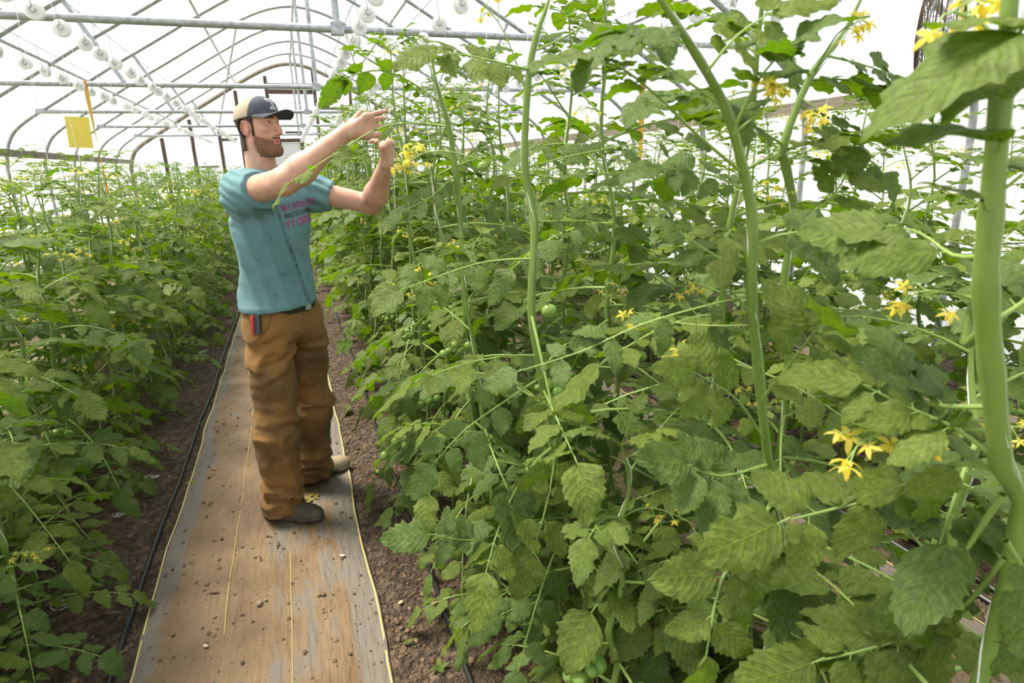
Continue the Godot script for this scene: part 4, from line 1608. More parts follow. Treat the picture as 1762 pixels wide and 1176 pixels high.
func sd_head(p: Vector3) -> float:
	var a := Vector3(absf(p.x), p.y, p.z)
	var d := ell(a, Vector3(0, 0.040, -0.014), Vector3(0.077, 0.086, 0.098))
	d = smin(d, ell(a, Vector3(0, -0.030, 0.026), Vector3(0.061, 0.088, 0.066)), 0.035)
	d = smin(d, cap(a, Vector3(0.050, -0.070, -0.005), Vector3(0.012, -0.108, 0.066), 0.017, 0.021), 0.03)
	d = smin(d, ell(a, Vector3(0, -0.106, 0.068), Vector3(0.024, 0.020, 0.020)), 0.02)
	d = smin(d, ell(a, Vector3(0.044, -0.012, 0.060), Vector3(0.020, 0.016, 0.020)), 0.02)      # cheekbone
	d = smin(d, cap(a, Vector3(0.010, 0.034, 0.087), Vector3(0.042, 0.034, 0.068), 0.0105, 0.009), 0.014)  # brow
	d = smax(d, -ell(a, Vector3(0.031, 0.016, 0.094), Vector3(0.017, 0.0105, 0.016)), 0.012)      # eye socket
	d = smin(d, ell(a, Vector3(0.031, 0.016, 0.069), Vector3(0.0145, 0.0125, 0.0135)), 0.004)
	d = smin(d, cap(a, Vector3(0, 0.022, 0.090), Vector3(0, -0.028, 0.113), 0.0080, 0.0105), 0.012) # nose
	d = smin(d, ell(a, Vector3(0.011, -0.033, 0.098), Vector3(0.0085, 0.0085, 0.011)), 0.006)
	d = smax(d, -ell(a, Vector3(0.007, -0.042, 0.104), Vector3(0.0035, 0.0035, 0.005)), 0.003)
	d = smin(d, cap(a, Vector3(0, -0.0640, 0.0935), Vector3(0.022, -0.0665, 0.080), 0.0055, 0.0035), 0.006)
	d = smin(d, cap(a, Vector3(0, -0.0765, 0.0915), Vector3(0.020, -0.0750, 0.080), 0.0065, 0.0035), 0.006)
	d = smax(d, -ell(a, Vector3(0, -0.0700, 0.097), Vector3(0.017, 0.0022, 0.011)), 0.003)     # parted lips
	# ear
	var e := Vector3(a.x, a.y, a.z)
	var t := e - Vector3(0.083, -0.002, -0.015)
	t = Vector3(t.x * 0.88 + t.z * 0.47, t.y, t.z * 0.88 - t.x * 0.47)
	var er := ell(t, Vector3(0, 0, 0), Vector3(0.0095, 0.034, 0.0215))
	er = smax(er, -ell(t, Vector3(0.008, 0.003, 0.003), Vector3(0.006, 0.020, 0.0105)), 0.004)
	er = smin(er, ell(t, Vector3(-0.002, -0.026, 0.004), Vector3(0.006, 0.009, 0.009)), 0.005)
	d = smin(d, er, 0.006)
	# neck
	d = smin(d, cap(p, Vector3(0, -0.045, -0.025), Vector3(0.01, -0.20, -0.045), 0.064, 0.068), 0.03)
	return d


func skin_tint(p: Vector3) -> Color:
	var a := Vector3(absf(p.x), p.y, p.z)
	var c := Color(0.60, 0.335, 0.235)
	var n := hum.get_noise_3dv(p * 60.0)
	c = c.lerp(Color(0.56, 0.25, 0.17), clampf(exp(-pow(a.distance_to(Vector3(0.045, -0.02, 0.062)) / 0.035, 2.0)) * 0.6 + n * 0.15, 0, 1))
	c = c.lerp(Color(0.55, 0.23, 0.17), 0.6 * exp(-pow(a.distance_to(Vector3(0.0, -0.03, 0.115)) / 0.02, 2.0)))
	if a.x > 0.072 and a.z < 0.02:
		c = Color(0.58, 0.27, 0.19)
	if absf(a.y + 0.0705) < 0.0125 and a.z > 0.078 and a.x < 0.024:
		c = Color(0.46, 0.18, 0.14)
	if absf(a.y - 0.038 + a.x * 0.02) < 0.006 and a.z > 0.058 and a.x > 0.010 and a.x < 0.050:
		c = Color(0.10, 0.05, 0.03)
	# stubble on cheeks and neck
	var st := beard_mask(p)
	return c.lerp(Color(0.27, 0.120, 0.062), clampf(st * 0.9 + n * 0.2 * st, 0, 0.95))


func beard_mask(p: Vector3) -> float:
	var a := Vector3(absf(p.x), p.y, p.z)
	var line := -0.040 - 0.30 * clampf(a.z - 0.03, 0.0, 0.06) + 0.55 * clampf(0.03 - a.z, 0.0, 0.05)
	var m := smoothstep(line + 0.016, line - 0.018, a.y) * smoothstep(-0.004, 0.022, a.z) * smoothstep(-0.150, -0.128, a.y)
	# moustache
	m = maxf(m, smoothstep(0.030, 0.022, a.x) * smoothstep(0.008, 0.004, absf(a.y + 0.0535)) * smoothstep(0.075, 0.082, a.z))
	# lips stay bare
	if absf(a.y + 0.0705) < 0.0095 and a.z > 0.078 and a.x < 0.021:
		m = 0.0
	if absf(a.y + 0.0705) < 0.0115 and a.z > 0.078 and a.x < 0.022:
		m *= 0.3
	return m


func sd_beard(p: Vector3) -> float:
	var m := beard_mask(p)
	if m < 0.4:
		return 0.012
	m += 0.22 * hum.get_noise_3d(p.x * 110.0, p.y * 60.0, p.z * 110.0)
	var t := 0.0030 * m + 0.003 * m * smoothstep(-0.075, -0.105, p.y) * smoothstep(0.02, 0.07, p.z)
	t += 0.0022 * m * hum.get_noise_3d(p.x * 130.0, p.y * 55.0, p.z * 130.0)
	return maxf(sd_head(p) - t, (0.72 - m) * 0.03)


func sd_hair(p: Vector3) -> float:
	var a := Vector3(absf(p.x), p.y, p.z)
	if a.z > 0.06 or a.y > 0.07:
		return 0.02
	var d := sd_head(p) - 0.0075
	if absf(d) < 0.01:
		d -= 0.002 * hum.get_noise_3d(p.x * 90.0, p.y * 40.0, p.z * 90.0)
	# below the cap, behind the face: temples, round the ear, nape
	var low := -0.088 if a.z < -0.03 else (-0.052 if a.z > 0.012 else 1.0)
	var front := a.z - 0.026 - 0.10 * (a.y - 0.02)
	var r := maxf(maxf(front, a.y - 0.052), (-0.100 if a.z < -0.026 else lerpf(-0.042, 0.02, smoothstep(0.014, -0.002, a.z) * smoothstep(-0.03, -0.02, a.z))) - a.y)
	# the ear stays free
	var ear := (0.036 - Vector2(a.y + 0.002, (a.z + 0.010) * 1.35).length()) if (a.x > 0.060 and a.z > -0.034) else -1.0
	return maxf(maxf(d, r), ear)


func sd_cap(p: Vector3) -> float:
	var q := Vector3(p.x, p.y, p.z)
	var d := ell(q, Vector3(0, 0.040, -0.014), Vector3(0.087, 0.090, 0.109))
	d = smin(d, ell(q, Vector3(0, 0.088, 0.030), Vector3(0.058, 0.036, 0.050)), 0.05)
	var inner := ell(q, Vector3(0, 0.037, -0.014), Vector3(0.082, 0.086, 0.104))
	d = maxf(d, -inner)
	return maxf(d, (0.040 + 0.10 * (p.z + 0.014) + (0.0 if p.z > -0.06 else -0.05 * (p.z + 0.06))) - p.y)


func sd_shoe(p: Vector3) -> float:
	# heel at the origin, toe along +z, sole at y = 0
	var d := ell(p, Vector3(0.004, 0.030, 0.205), Vector3(0.051, 0.046, 0.088))
	d = smin(d, ell(p, Vector3(0, 0.040, 0.085), Vector3(0.043, 0.066, 0.100)), 0.04)
	d = smin(d, ell(p, Vector3(0, 0.036, 0.038), Vector3(0.038, 0.052, 0.048)), 0.03)
	d = smin(d, cap(p, Vector3(0, 0.060, 0.06), Vector3(0, 0.105, 0.065), 0.042, 0.037), 0.03)
	d = smax(d, p.y - 0.092, 0.012)
	# rand above the sole, and the sole itself a little proud
	d -= 0.0035 * exp(-pow((p.y - 0.013) / 0.010, 2.0))
	d += 0.0022 * exp(-pow((p.y - 0.028) / 0.004, 2.0))
	d -= 0.002 * exp(-pow((p.y - 0.037) / 0.004, 2.0)) * smoothstep(0.1, 0.16, p.z)
	return smax(d, -p.y, 0.006)


func make_hand(arm: Vector3, wrist: Vector3, fingers: Array, thumb: Array) -> Dictionary:
	return {"arm": arm, "wrist": wrist, "fingers": fingers, "thumb": thumb}


func cloth_mat(key: String, c: Color, spots: Array, offs: Array, scale: float, seed_: int, freq := 0.012) -> StandardMaterial3D:
	var m := mat(key, c, 0.88)
	m.albedo_texture = noise_tex(freq, spots, offs, 512, seed_, 6)
	m.uv1_triplanar = true
	m.uv1_scale = Vector3.ONE * scale
	m.uv1_triplanar_sharpness = 3.0
	m.rim_enabled = true
	m.rim = 0.25
	m.rim_tint = 0.5
	return m


func spawn(job) -> Thread:
	var th := Thread.new()
	th.start(job)
	return th


func worker() -> void:
	var hf := Vector3(0.77, 0.04, 0.64).normalized()
	var hx := Vector3.UP.cross(hf).normalized()
	head_at = Transform3D(Basis(hx, hf.cross(hx), hf) * 0.87, Vector3(-0.072, 1.742, -2.790))
	var t := thing("person", "man in teal t-shirt, brown canvas trousers and trucker cap, reaching into tomato plants", "person", ROOT)
	var back := Transform3D(Basis(), -ROOT)
	var skin := mat("skin", Color(1, 1, 1), 0.52)
	skin.vertex_color_use_as_albedo = true
	skin.subsurf_scatter_enabled = true
	skin.subsurf_scatter_strength = 0.12
	skin.rim_enabled = true
	skin.rim = 0.15
	# body: arms, chest, neck, head, hands in one mesh
	var b := MB.new()
	var arm_tint := func(p: Vector3) -> Color:
		var n := hum.get_noise_3dv(p * 30.0)
		var c := Color(0.585, 0.335, 0.235).lerp(Color(0.50, 0.245, 0.165), clampf(0.35 + n, 0, 1))
		var up := smoothstep(0.06, 0.02, minf(p.distance_to(SH_L.lerp(EL_L, 0.5)), 9.0) - 0.06)
		return c.lerp(Color(0.64, 0.40, 0.30), 0.5 * up)
	var jobs := []
	var b_arms := MB.new()
	var b_head := MB.new()
	var b_hr := MB.new()
	var b_hl := MB.new()
	var b_beard := MB.new()
	var b_hair := MB.new()
	var b_cap := MB.new()
	var b_shirt := MB.new()
	var b_legs := MB.new()
	jobs.append(spawn(func(): net(sd_arms, Vector3(-0.25, 1.30, -3.02), Vector3(0.46, 1.78, -2.33), 0.0085, b_arms, back, arm_tint)))
	jobs.append(spawn(func(): net(sd_head, Vector3(-0.092, -0.20, -0.12), Vector3(0.092, 0.06, 0.132), 0.0036, b_head, back * head_at, skin_tint)))
	var zr := -2.41
	var fr := [
		[pz(629, 201, zr), pz(645, 196, zr - 0.005), pz(656, 193, zr - 0.008), pz(664, 191, zr - 0.012)],
		[pz(636, 210, zr - 0.008), pz(648, 206, zr - 0.022), pz(656, 204.5, zr - 0.034), pz(661, 204, zr - 0.045)],
		[pz(637, 221, zr - 0.008), pz(650, 219, zr - 0.016), pz(659, 218.5, zr - 0.024), pz(665, 219, zr - 0.032)],
		[pz(630, 234, zr), pz(643, 233, zr - 0.004), pz(651, 232, zr - 0.008), pz(657, 231.5, zr - 0.012)]]
	var tr := [pz(606, 211, zr - 0.018), pz(613, 201, zr - 0.040), pz(618.5, 194.5, zr - 0.052)]
	var hand_r := make_hand(EL_R.lerp(WR_R, 0.8), WR_R, fr, tr)
	jobs.append(spawn(func(): net(func(p): return sd_hand(p, hand_r), Vector3(0.13, 1.60, -2.50), Vector3(0.41, 1.82, -2.35), 0.0028, b_hr, back, arm_tint)))
	# left hand closes round a stem
	var up := Vector3(0.10, 0.90, 0.30).normalized()
	var sd := Vector3(0.60, -0.10, -0.70).normalized()
	sd = (sd - up * sd.dot(up)).normalized()
	var pn := up.cross(sd)
	var fl := []
	for i in 4:
		var base: Vector3 = WR_L + up * [0.082, 0.088, 0.084, 0.074][i] + sd * (0.030 - 0.020 * i)
		var f := [base]
		var ang := 0.5
		for k in 3:
			ang += 0.55
			f.append(f[k] + (up * cos(ang) + pn * sin(ang)) * [0.042, 0.026, 0.021][k] * [0.95, 1.05, 1.0, 0.8][i])
		fl.append(f)
	var tl := [WR_L + up * 0.040 + sd * 0.034, WR_L + up * 0.066 + sd * 0.050 + pn * 0.022, WR_L + up * 0.088 + sd * 0.046 + pn * 0.040]
	var hand_l := make_hand(EL_L.lerp(WR_L, 0.8), WR_L, fl, tl)
	jobs.append(spawn(func(): net(func(p): return sd_hand(p, hand_l), WR_L - Vector3(0.09, 0.06, 0.08), WR_L + Vector3(0.10, 0.15, 0.12), 0.0032, b_hl, back, arm_tint)))
	var navy := Color(0.070, 0.076, 0.100)
	var tan_ := Color(0.42, 0.35, 0.25)
	jobs.append(spawn(func(): net(sd_beard, Vector3(-0.082, -0.158, -0.02), Vector3(0.082, -0.015, 0.125), 0.0030, b_beard, back * head_at)))
	jobs.append(spawn(func(): net(sd_hair, Vector3(-0.095, -0.125, -0.13), Vector3(0.095, 0.06, 0.06), 0.0040, b_hair, back * head_at)))
	jobs.append(spawn(func(): net(sd_cap, Vector3(-0.095, 0.02, -0.13), Vector3(0.095, 0.14, 0.10), 0.0033, b_cap, Transform3D.IDENTITY, func(p): return navy if p.z > 0.012 + 0.25 * (p.y - 0.05) else tan_)))
	jobs.append(spawn(func(): net(sd_shirt, Vector3(-0.32, 0.98, -3.04), Vector3(0.24, 1.62, -2.48), 0.0068, b_shirt, back)))
	jobs.append(spawn(func(): net(sd_trousers, Vector3(-0.33, 0.02, -3.13), Vector3(0.13, 1.05, -2.56), 0.0076, b_legs, back)))
	for j in jobs:
		j.wait_to_finish()
	for q in [b_arms, b_head, b_hr, b_hl]:
		b.add(q, Transform3D.IDENTITY)
	part("body", b, skin, t)
	# eyes
	var eye_m := mat("eye", lin(0.62, 0.58, 0.55), 0.25)
	var iris_m := mat("iris", lin(0.06, 0.07, 0.07), 0.2)
	for s in [-1.0, 1.0]:
		var e := MB.new()
		e.lathe([Vector2(0.001, -0.0122), Vector2(0.0086, -0.0086), Vector2(0.0122, 0), Vector2(0.0086, 0.0086), Vector2(0.001, 0.0122)], 14, Transform3D(Basis(Vector3.RIGHT, PI / 2), Vector3.ZERO))
		var ey := part("eye", e, eye_m, t, back * head_at * Transform3D(Basis(), Vector3(s * 0.031, 0.0148, 0.0715)))
		var i := MB.new()
		i.lathe([Vector2(0.0062, 0.0102), Vector2(0.004, 0.0124), Vector2(0.0005, 0.0130)], 12, Transform3D(Basis(Vector3.RIGHT, PI / 2 - 0.05), Vector3.ZERO))
		part("iris", i, iris_m, ey)
	# beard and hair
	var beard_m := mat("beard", lin(0.235, 0.112, 0.062), 0.8)
	beard_m.albedo_texture = noise_tex(0.12, [Color(0.55, 0.5, 0.45), Color(1, 1, 1), Color(1.0, 0.92, 0.85)], [0.2, 0.55, 0.9], 256, 66)
	beard_m.uv1_triplanar = true
	beard_m.uv1_scale = Vector3(14, 5, 14)
	part("beard", b_beard, beard_m, t)
	part("hair", b_hair, mat("hair", lin(0.030, 0.018, 0.012), 0.75), t)
	# cap
	var cap_node := Node3D.new()
	cap_node.name = "cap"
	cap_node.transform = back * head_at
	t.add_child(cap_node)
	var cm := mat("cap_cloth", Color(1, 1, 1), 0.85)
	cm.vertex_color_use_as_albedo = true
	cm.heightmap_enabled = false
	part("crown", b_cap, cm, cap_node)
	b = MB.new()
	var rows := 9
	var cols := 17
	for side in 2:
		for j in rows:
			for i in cols:
				var u := (float(i) / (cols - 1) - 0.5) * 2.0
				var v := float(j) / (rows - 1)
				var ang := u * 1.12
				var r0 := Vector3(sin(ang) * 0.0865, 0, cos(ang) * 0.1085 - 0.014)
				var r1 := Vector3(u * 0.088, 0, 0.172 - 0.050 * u * u * u * u - 0.012 * u * u)
				var q := r0.lerp(r1, v)
				q.y = 0.0505 + 0.014 * v - 0.032 * u * u * (0.35 + 0.65 * v) - (0.004 if side == 0 else 0.0)
				b.p(q)
	var off := rows * cols
	for j in rows - 1:
		for i in cols - 1:
			var a := j * cols + i
			b.quad(a, a + cols, a + cols + 1, a + 1)
			b.quad(off + a, off + a + 1, off + a + cols + 1, off + a + cols)
	for i in cols - 1:
		var a := (rows - 1) * cols + i
		b.quad(a, off + a, off + a + 1, a + 1)
	for j in rows - 1:
		for e in [0, cols - 1]:
			var a: int = j * cols + e
			b.quad(a, a + cols, off + a + cols, off + a)
	part("brim", b, mat("navy_cloth", lin(0.030, 0.034, 0.055), 0.8), cap_node)
	# rope along the brim
	b = MB.new()
	var rp := []
	for i in 21:
		var ang := (i / 20.0 - 0.5) * 2.24
		var u := ang / 1.12
		rp.append(Vector3(sin(ang) * 0.0895, 0.0525 - 0.011 * u * u, cos(ang) * 0.1115 - 0.014))
	b.tube(rp, [0.0022], 6)
	part("rope", b, mat("pale_cloth", lin(0.45, 0.44, 0.42), 0.8), cap_node)
	lettering(cap_node, ["KEEP", "IT", "FUN"], [0.019, 0.015, 0.015], M.white_paint, 0.0, "cap")
	# shirt
	var shirt := part("t_shirt", b_shirt, cloth_mat("teal_cloth", lin(0.128, 0.250, 0.275), [Color(0.66, 0.70, 0.68), Color(0.93, 0.96, 0.96), Color(1, 1, 1)], [0.12, 0.22, 0.8], 1.6, 12), t)
	shirt_print(shirt)
	# trousers with belt
	var tm := cloth_mat("brown_canvas", lin(0.245, 0.126, 0.036), [Color(0.62, 0.62, 0.60), Color(0.90, 0.91, 0.89), Color(1.0, 0.97, 0.90)], [0.12, 0.50, 0.9], 0.9, 14, 0.008)
	part("trousers", b_legs, tm, t)
	b = MB.new()
	for q in [[0.986, 0.1715, 0.1315], [1.024, 0.1725, 0.1325]]:
		for i in 49:
			var a := TAU * i / 48.0
			var pos: Vector3 = Vector3(-0.084, q[0], -2.806) + SIDE_R * cos(a) * q[1] + FACE_TO * sin(a) * q[2]
			b.p(pos - ROOT)
	for i in 48:
		b.quad(i, 49 + i, 50 + i, i + 1)
	part("belt", b, mat("belt_leather", lin(0.025, 0.018, 0.014), 0.55), t)
	b = MB.new()
	var bp := Vector3(-0.084, 1.004, -2.806) + FACE_TO * 0.137 + SIDE_R * -0.012
	b.box(Transform3D(Basis(SIDE_R, Vector3.UP, FACE_TO).orthonormalized(), bp - ROOT), Vector3(0.034, 0.03, 0.005))
	part("buckle", b, M.steel, t)
	# shoes
	var dark := mat("shoe_rubber", Color(1, 1, 1), 0.6)
	dark.vertex_color_use_as_albedo = true
	var dusty := func(p: Vector3) -> Color:
		var n := hum.get_noise_3dv(p * 14.0)
		return Color(0.050, 0.038, 0.025).lerp(Color(0.095, 0.072, 0.046), clampf(n + 0.45, 0, 1))
	var caked := func(p: Vector3) -> Color:
		var n := hum.get_noise_3dv(p * 25.0)
		return Color(0.045, 0.040, 0.033).lerp(Color(0.33, 0.26, 0.17), smoothstep(0.0, 0.035, p.z - 0.165 + (p.y - 0.035) * 1.4 + n * 0.02))
	for q in [[Vector3(-0.272, 0.0, -2.782), Vector3(-0.022, 0, -2.622), dusty], [Vector3(-0.125, 0.0, -3.020), Vector3(0.118, 0, -3.120), caked]]:
		b = MB.new()
		net(sd_shoe, Vector3(-0.065, -0.012, -0.02), Vector3(0.065, 0.10, 0.30), 0.0042, b, Transform3D.IDENTITY, q[2])
		var at: Vector3 = q[0]
		at.y = soil_y(at.x + 0.1, at.z) + 0.014
		part("shoe", b, dark, t, back * seat(q[1] - q[0], Vector3.UP, at, 1.0))
	# seam of the slant pocket on his right side, and the tool in it
	pocket(t)


func lettering(parent: Node3D, words: Array, sizes: Array, m: Material, _x: float, _on: String) -> void:
	# white print on the front panel, off-centre towards his right as it curves with the crown
	var y := 0.112
	for i in words.size():
		var tm := TextMesh.new()
		tm.text = words[i]
		tm.font = bold_font()
		tm.font_size = 32
		tm.pixel_size = sizes[i] / 26.0
		tm.depth = 0.0
		var arr := tm.surface_get_arrays(0)
		var v: PackedVector3Array = arr[Mesh.ARRAY_VERTEX]
		var b := MB.new()
		for p in v:
			# the front panel as the direction from the crown's middle; find the surface along it
			var ang := -p.x / 0.095
			var dir := Vector3(sin(ang + 0.0), 0, cos(ang)) 
			var o := Vector3(0, y + p.y, -0.014)
			var lo := 0.0
			var hi := 0.16
			for k in 16:
				var mid := (lo + hi) / 2
				var q := o + dir * mid
				var f := minf(ell(q, Vector3(0, 0.040, -0.014), Vector3(0.087, 0.090, 0.109)), smin(ell(q, Vector3(0, 0.040, -0.014), Vector3(0.087, 0.090, 0.109)), ell(q, Vector3(0, 0.088, 0.030), Vector3(0.058, 0.036, 0.050)), 0.05))
				if f < 0.0012:
					lo = mid
				else:
					hi = mid
			b.p(o + dir * hi)
		b.ix = arr[Mesh.ARRAY_INDEX]
		part("print", b, m, parent)
		y -= sizes[i] * 1.05


func bold_font() -> SystemFont:
	var f := SystemFont.new()
	f.font_names = PackedStringArray(["Droid Sans"])
	f.font_weight = 700
	return f


func shirt_print(shirt: Node3D) -> void:
	var pink := mat("magenta_print", lin(0.36, 0.045, 0.22), 0.8)
	var black := mat("black_print", lin(0.03, 0.05, 0.06), 0.8)
	var rows := [["M I SPORTS", 0.030, 1.432, pink], ["INVITATIONAL", 0.022, 1.400, black], ["V I CROSS", 0.034, 1.366, pink]]
	for q in rows:
		var tm := TextMesh.new()
		tm.text = q[0]
		tm.font = bold_font()
		tm.font_size = 32
		tm.pixel_size = q[1] / 26.0
		tm.depth = 0.0
		var arr := tm.surface_get_arrays(0)
		var v: PackedVector3Array = arr[Mesh.ARRAY_VERTEX]
		var b := MB.new()
		for p in v:
			# across the chest, falling on the cloth from in front
			var from: Vector3 = Vector3(-0.080, q[2] + p.y + 0.10 * p.x, -2.80) - SIDE_R * (p.x * 1.1 + 0.045) + FACE_TO * 0.22
			var lo := 0.0
			var hi := 0.20
			for k in 14:
				var mid := (lo + hi) / 2
				if sd_shirt(from - FACE_TO * mid) > 0.0012:
					lo = mid
				else:
					hi = mid
			b.p(from - FACE_TO * lo - ROOT)
		b.ix = arr[Mesh.ARRAY_INDEX]
		part("print", b, q[3], shirt)


func pocket(t: Node3D) -> void:
	# a strip of cloth with a stitched edge, laid on the trousers along his right side
	var hit := func(x: float, y: float) -> Vector3:
		var o := EYE
		var d := ray(x, y).normalized()
		var s := 2.3
		for k in 60:
			var f := sd_trousers(o + d * s)
			s += maxf(f, 0.0005) * 0.8
			if f < 0.001:
				break
		return o + d * (s - 0.003)
	var pts := []
	for q in [[466, 541], [463, 556], [456, 570], [446, 581], [436, 588]]:
		pts.append(hit.call(q[0], q[1]) - ROOT)
	var b := MB.new()
	b.tube(smooth(pts, 3), [0.0022], 5)
	part("pocket_seam", b, M.brown_canvas, t)
	# red-handled pruning knife in a dark sheath, tucked in the pocket
	var a: Vector3 = hit.call(437, 541)
	var c: Vector3 = hit.call(440, 577)
	var tool := thing("pruning_knife", "red-handled pruning knife with dark sheath sticking out of trouser pocket", "knife", a)
	var along := (c - a)
	var out := Vector3(-0.5, 0.0, 0.86)
	var sh := MB.new()
	sh.box(Transform3D(Basis(along.cross(out).normalized(), -along.normalized(), out).orthonormalized(), along * 0.42 + along.cross(out).normalized() * -0.018 + out * 0.008), Vector3(0.026, along.length() * 1.05, 0.010))
	part("sheath", sh, mat("dark_sheath", lin(0.025, 0.025, 0.030), 0.6), tool)
	var hd := MB.new()
	hd.tube([along * 0.02 + out * 0.012, along * 0.35 + out * 0.014, along * 0.7 + out * 0.012, along * 0.98 + out * 0.009], [0.0075, 0.0085, 0.0085, 0.006], 8)
	part("handle", hd, mat("red_handle", lin(0.36, 0.02, 0.02), 0.45), tool)




# ---------------------------------------------------------------- small things
func small_things() -> void:
	fan()
	# sticky card hung from the spool wire behind the man
	var yellow := mat("sticky_yellow", lin(0.84, 0.76, 0.20), 0.45)
	yellow.albedo_texture = noise_tex(0.11, [Color(0.62, 0.50, 0.32), Color(1, 1, 1), Color(1, 1, 1)], [0.18, 0.30, 1.0], 256, 55, 3)
	yellow.uv1_triplanar = true
	yellow.uv1_scale = Vector3(5, 5, 5)
	yellow.backlight_enabled = true
	yellow.backlight = lin(1.0, 0.95, 0.5)
	var c := px(136, 228, -1.12)
	var t := thing("sticky_card", "speckled yellow sticky insect card hanging over the bed behind the man", "sticky card", c)
	var b := MB.new()
	var k := 1040.0 / 5.0
	b.box(Transform3D(Basis(Vector3.UP, -0.25) * Basis(Vector3.BACK, -0.06), Vector3.ZERO), Vector3(0.135, 0.175, 0.0015))
	part("card", b, yellow, t)
	b = MB.new()
	b.tube([Vector3(0, 0.085, 0), Vector3(0, TIE_Y + 0.03 - c.y, 0)], [0.0012], 4)
	part("string", b, M.twine, t)
	# curling fly tapes
	for q in [[145, 139, -1.72, 1.06, "yellow sticky fly tape hanging below an orange cap over the bed behind the man"], [1106, 128, 2.45, 0.75, "yellow sticky fly tape hanging over the bed beyond the second aisle"], [590, 180, 0.98, 0.55, "distant yellow sticky fly tape hanging beyond the man's raised hand"]]:
		var top := px(q[0], q[1], q[2])
		var f := thing("fly_tape", q[4], "fly tape", top, "fly tapes")
		b = MB.new()
		for i in 41:
			var y: float = -0.04 - q[3] * i / 40.0
			var a := i * 0.16 + 0.3
			var d := Vector3(cos(a * 0.35), 0, sin(a * 0.35)) * 0.021
			b.p(Vector3(-d.x, y, -d.z))
			b.p(Vector3(d.x, y, d.z))
		for i in 40:
			b.quad(i * 2, i * 2 + 1, i * 2 + 3, i * 2 + 2)
		part("tape", b, tape_mat(), f)
		b = MB.new()
		b.lathe([Vector2(0.001, -0.05), Vector2(0.017, -0.05), Vector2(0.018, -0.01), Vector2(0.012, 0.0), Vector2(0.001, 0.002)], 10)
		part("cap", b, tape_cap(), f)
		b = MB.new()
		b.tube([Vector3.ZERO, Vector3(0, maxf(TIE_Y + 0.03 - top.y, 0.03), 0)], [0.0012], 4)
		part("string", b, M.twine, f)
	bench()
	debris()
	tangles()


func tape_mat() -> StandardMaterial3D:
	if not M.has("tape"):
		var m := mat("tape", lin(0.62, 0.42, 0.08), 0.35)
		m.albedo_texture = noise_tex(0.14, [Color(0.25, 0.18, 0.12), Color(1, 1, 1), Color(1, 1, 0.9)], [0.24, 0.36, 1.0], 256, 58, 3)
		m.uv1_triplanar = true
		m.uv1_scale = Vector3(7, 7, 7)
		m.backlight_enabled = true
		m.backlight = lin(0.9, 0.7, 0.2)
		m.cull_mode = BaseMaterial3D.CULL_DISABLED
	return M.tape


func tape_cap() -> StandardMaterial3D:
	if not M.has("tape_cap"):
		mat("tape_cap", lin(0.62, 0.25, 0.05), 0.5)
	return M.tape_cap


func fan() -> void:
	# rusty wire cage of a circulation fan hung on the side wall's hoop, blowing down the rows
	var c := px(1618, 62, 4.02)
	var t := thing("circulation_fan", "rusty brown wire-caged circulation fan hung by the side wall", "fan", c)
	t.basis = Basis(Vector3.UP, 0.55)
	var rust := mat("rusty_wire", lin(0.085, 0.050, 0.030), 0.8, 0.2)
	var rr := 0.36
	for s in [-1.0, 1.0]:
		var b := MB.new()
		for k in 7:
			var r := rr * (0.22 + 0.13 * k)
			var z: float = s * (0.045 + 0.075 * sqrt(maxf(0.0, 1.0 - pow(r / rr, 2.0))))
			var p := []
			for i in 37:
				var a := TAU * i / 36.0
				p.append(Vector3(cos(a) * r, sin(a) * r, z))
			b.tube(p, [0.0028], 5, false)
		for k in 32:
			var a := TAU * k / 32.0
			var p := []
			for j in 7:
				var r := rr * (0.2 + 0.8 * j / 6.0)
				var a2: float = a + s * 0.5 * j / 6.0
				p.append(Vector3(cos(a2) * r, sin(a2) * r, s * (0.045 + 0.075 * sqrt(maxf(0.0, 1.0 - pow(r / rr, 2.0))))))
			b.tube(p, [0.0022], 4, false)
		part("cage", b, rust, t)
	var hoop := MB.new()
	var hp := []
	for i in 41:
		var a := TAU * i / 40.0
		hp.append(Vector3(cos(a) * rr, sin(a) * rr, 0))
	for z in [-0.045, 0.0, 0.045]:
		var p := []
		for q in hp:
			p.append(q + Vector3(0, 0, z))
		hoop.tube(p, [0.005], 6, false)
	part("rim", hoop, rust, t)
	var mo := MB.new()
	mo.lathe([Vector2(0.001, -0.13), Vector2(0.055, -0.13), Vector2(0.065, -0.10), Vector2(0.065, 0.02), Vector2(0.03, 0.04), Vector2(0.001, 0.04)], 16, Transform3D(Basis(Vector3.RIGHT, PI / 2), Vector3.ZERO))
	part("motor", mo, M.steel, t)
	for k in 4:
		var b := MB.new()
		var bl := []
		for j in 5:
			var r := 0.05 + 0.25 * j / 4.0
			for e in [-1.0, 1.0]:
				bl.append(b.p(Vector3(r, e * (0.03 + 0.05 * j / 4.0), e * 0.02 * (1.0 - 0.5 * j / 4.0))))
		for j in 4:
			b.quad(j * 2, j * 2 + 1, j * 2 + 3, j * 2 + 2)
		part("blade", b, M.steel, t, Transform3D(Basis(Vector3.BACK, TAU * k / 4.0), Vector3(0, 0, 0.03)))
	var br := MB.new()
	br.tube([Vector3(0, rr, 0), Vector3(0.02, rr + 0.55, 0.0)], [0.008], 6)
	br.tube([Vector3(0.0, 0.0, -0.1), Vector3(0.0, rr, -0.02)], [0.007], 6)
	part("hanger", br, M.steel, t)


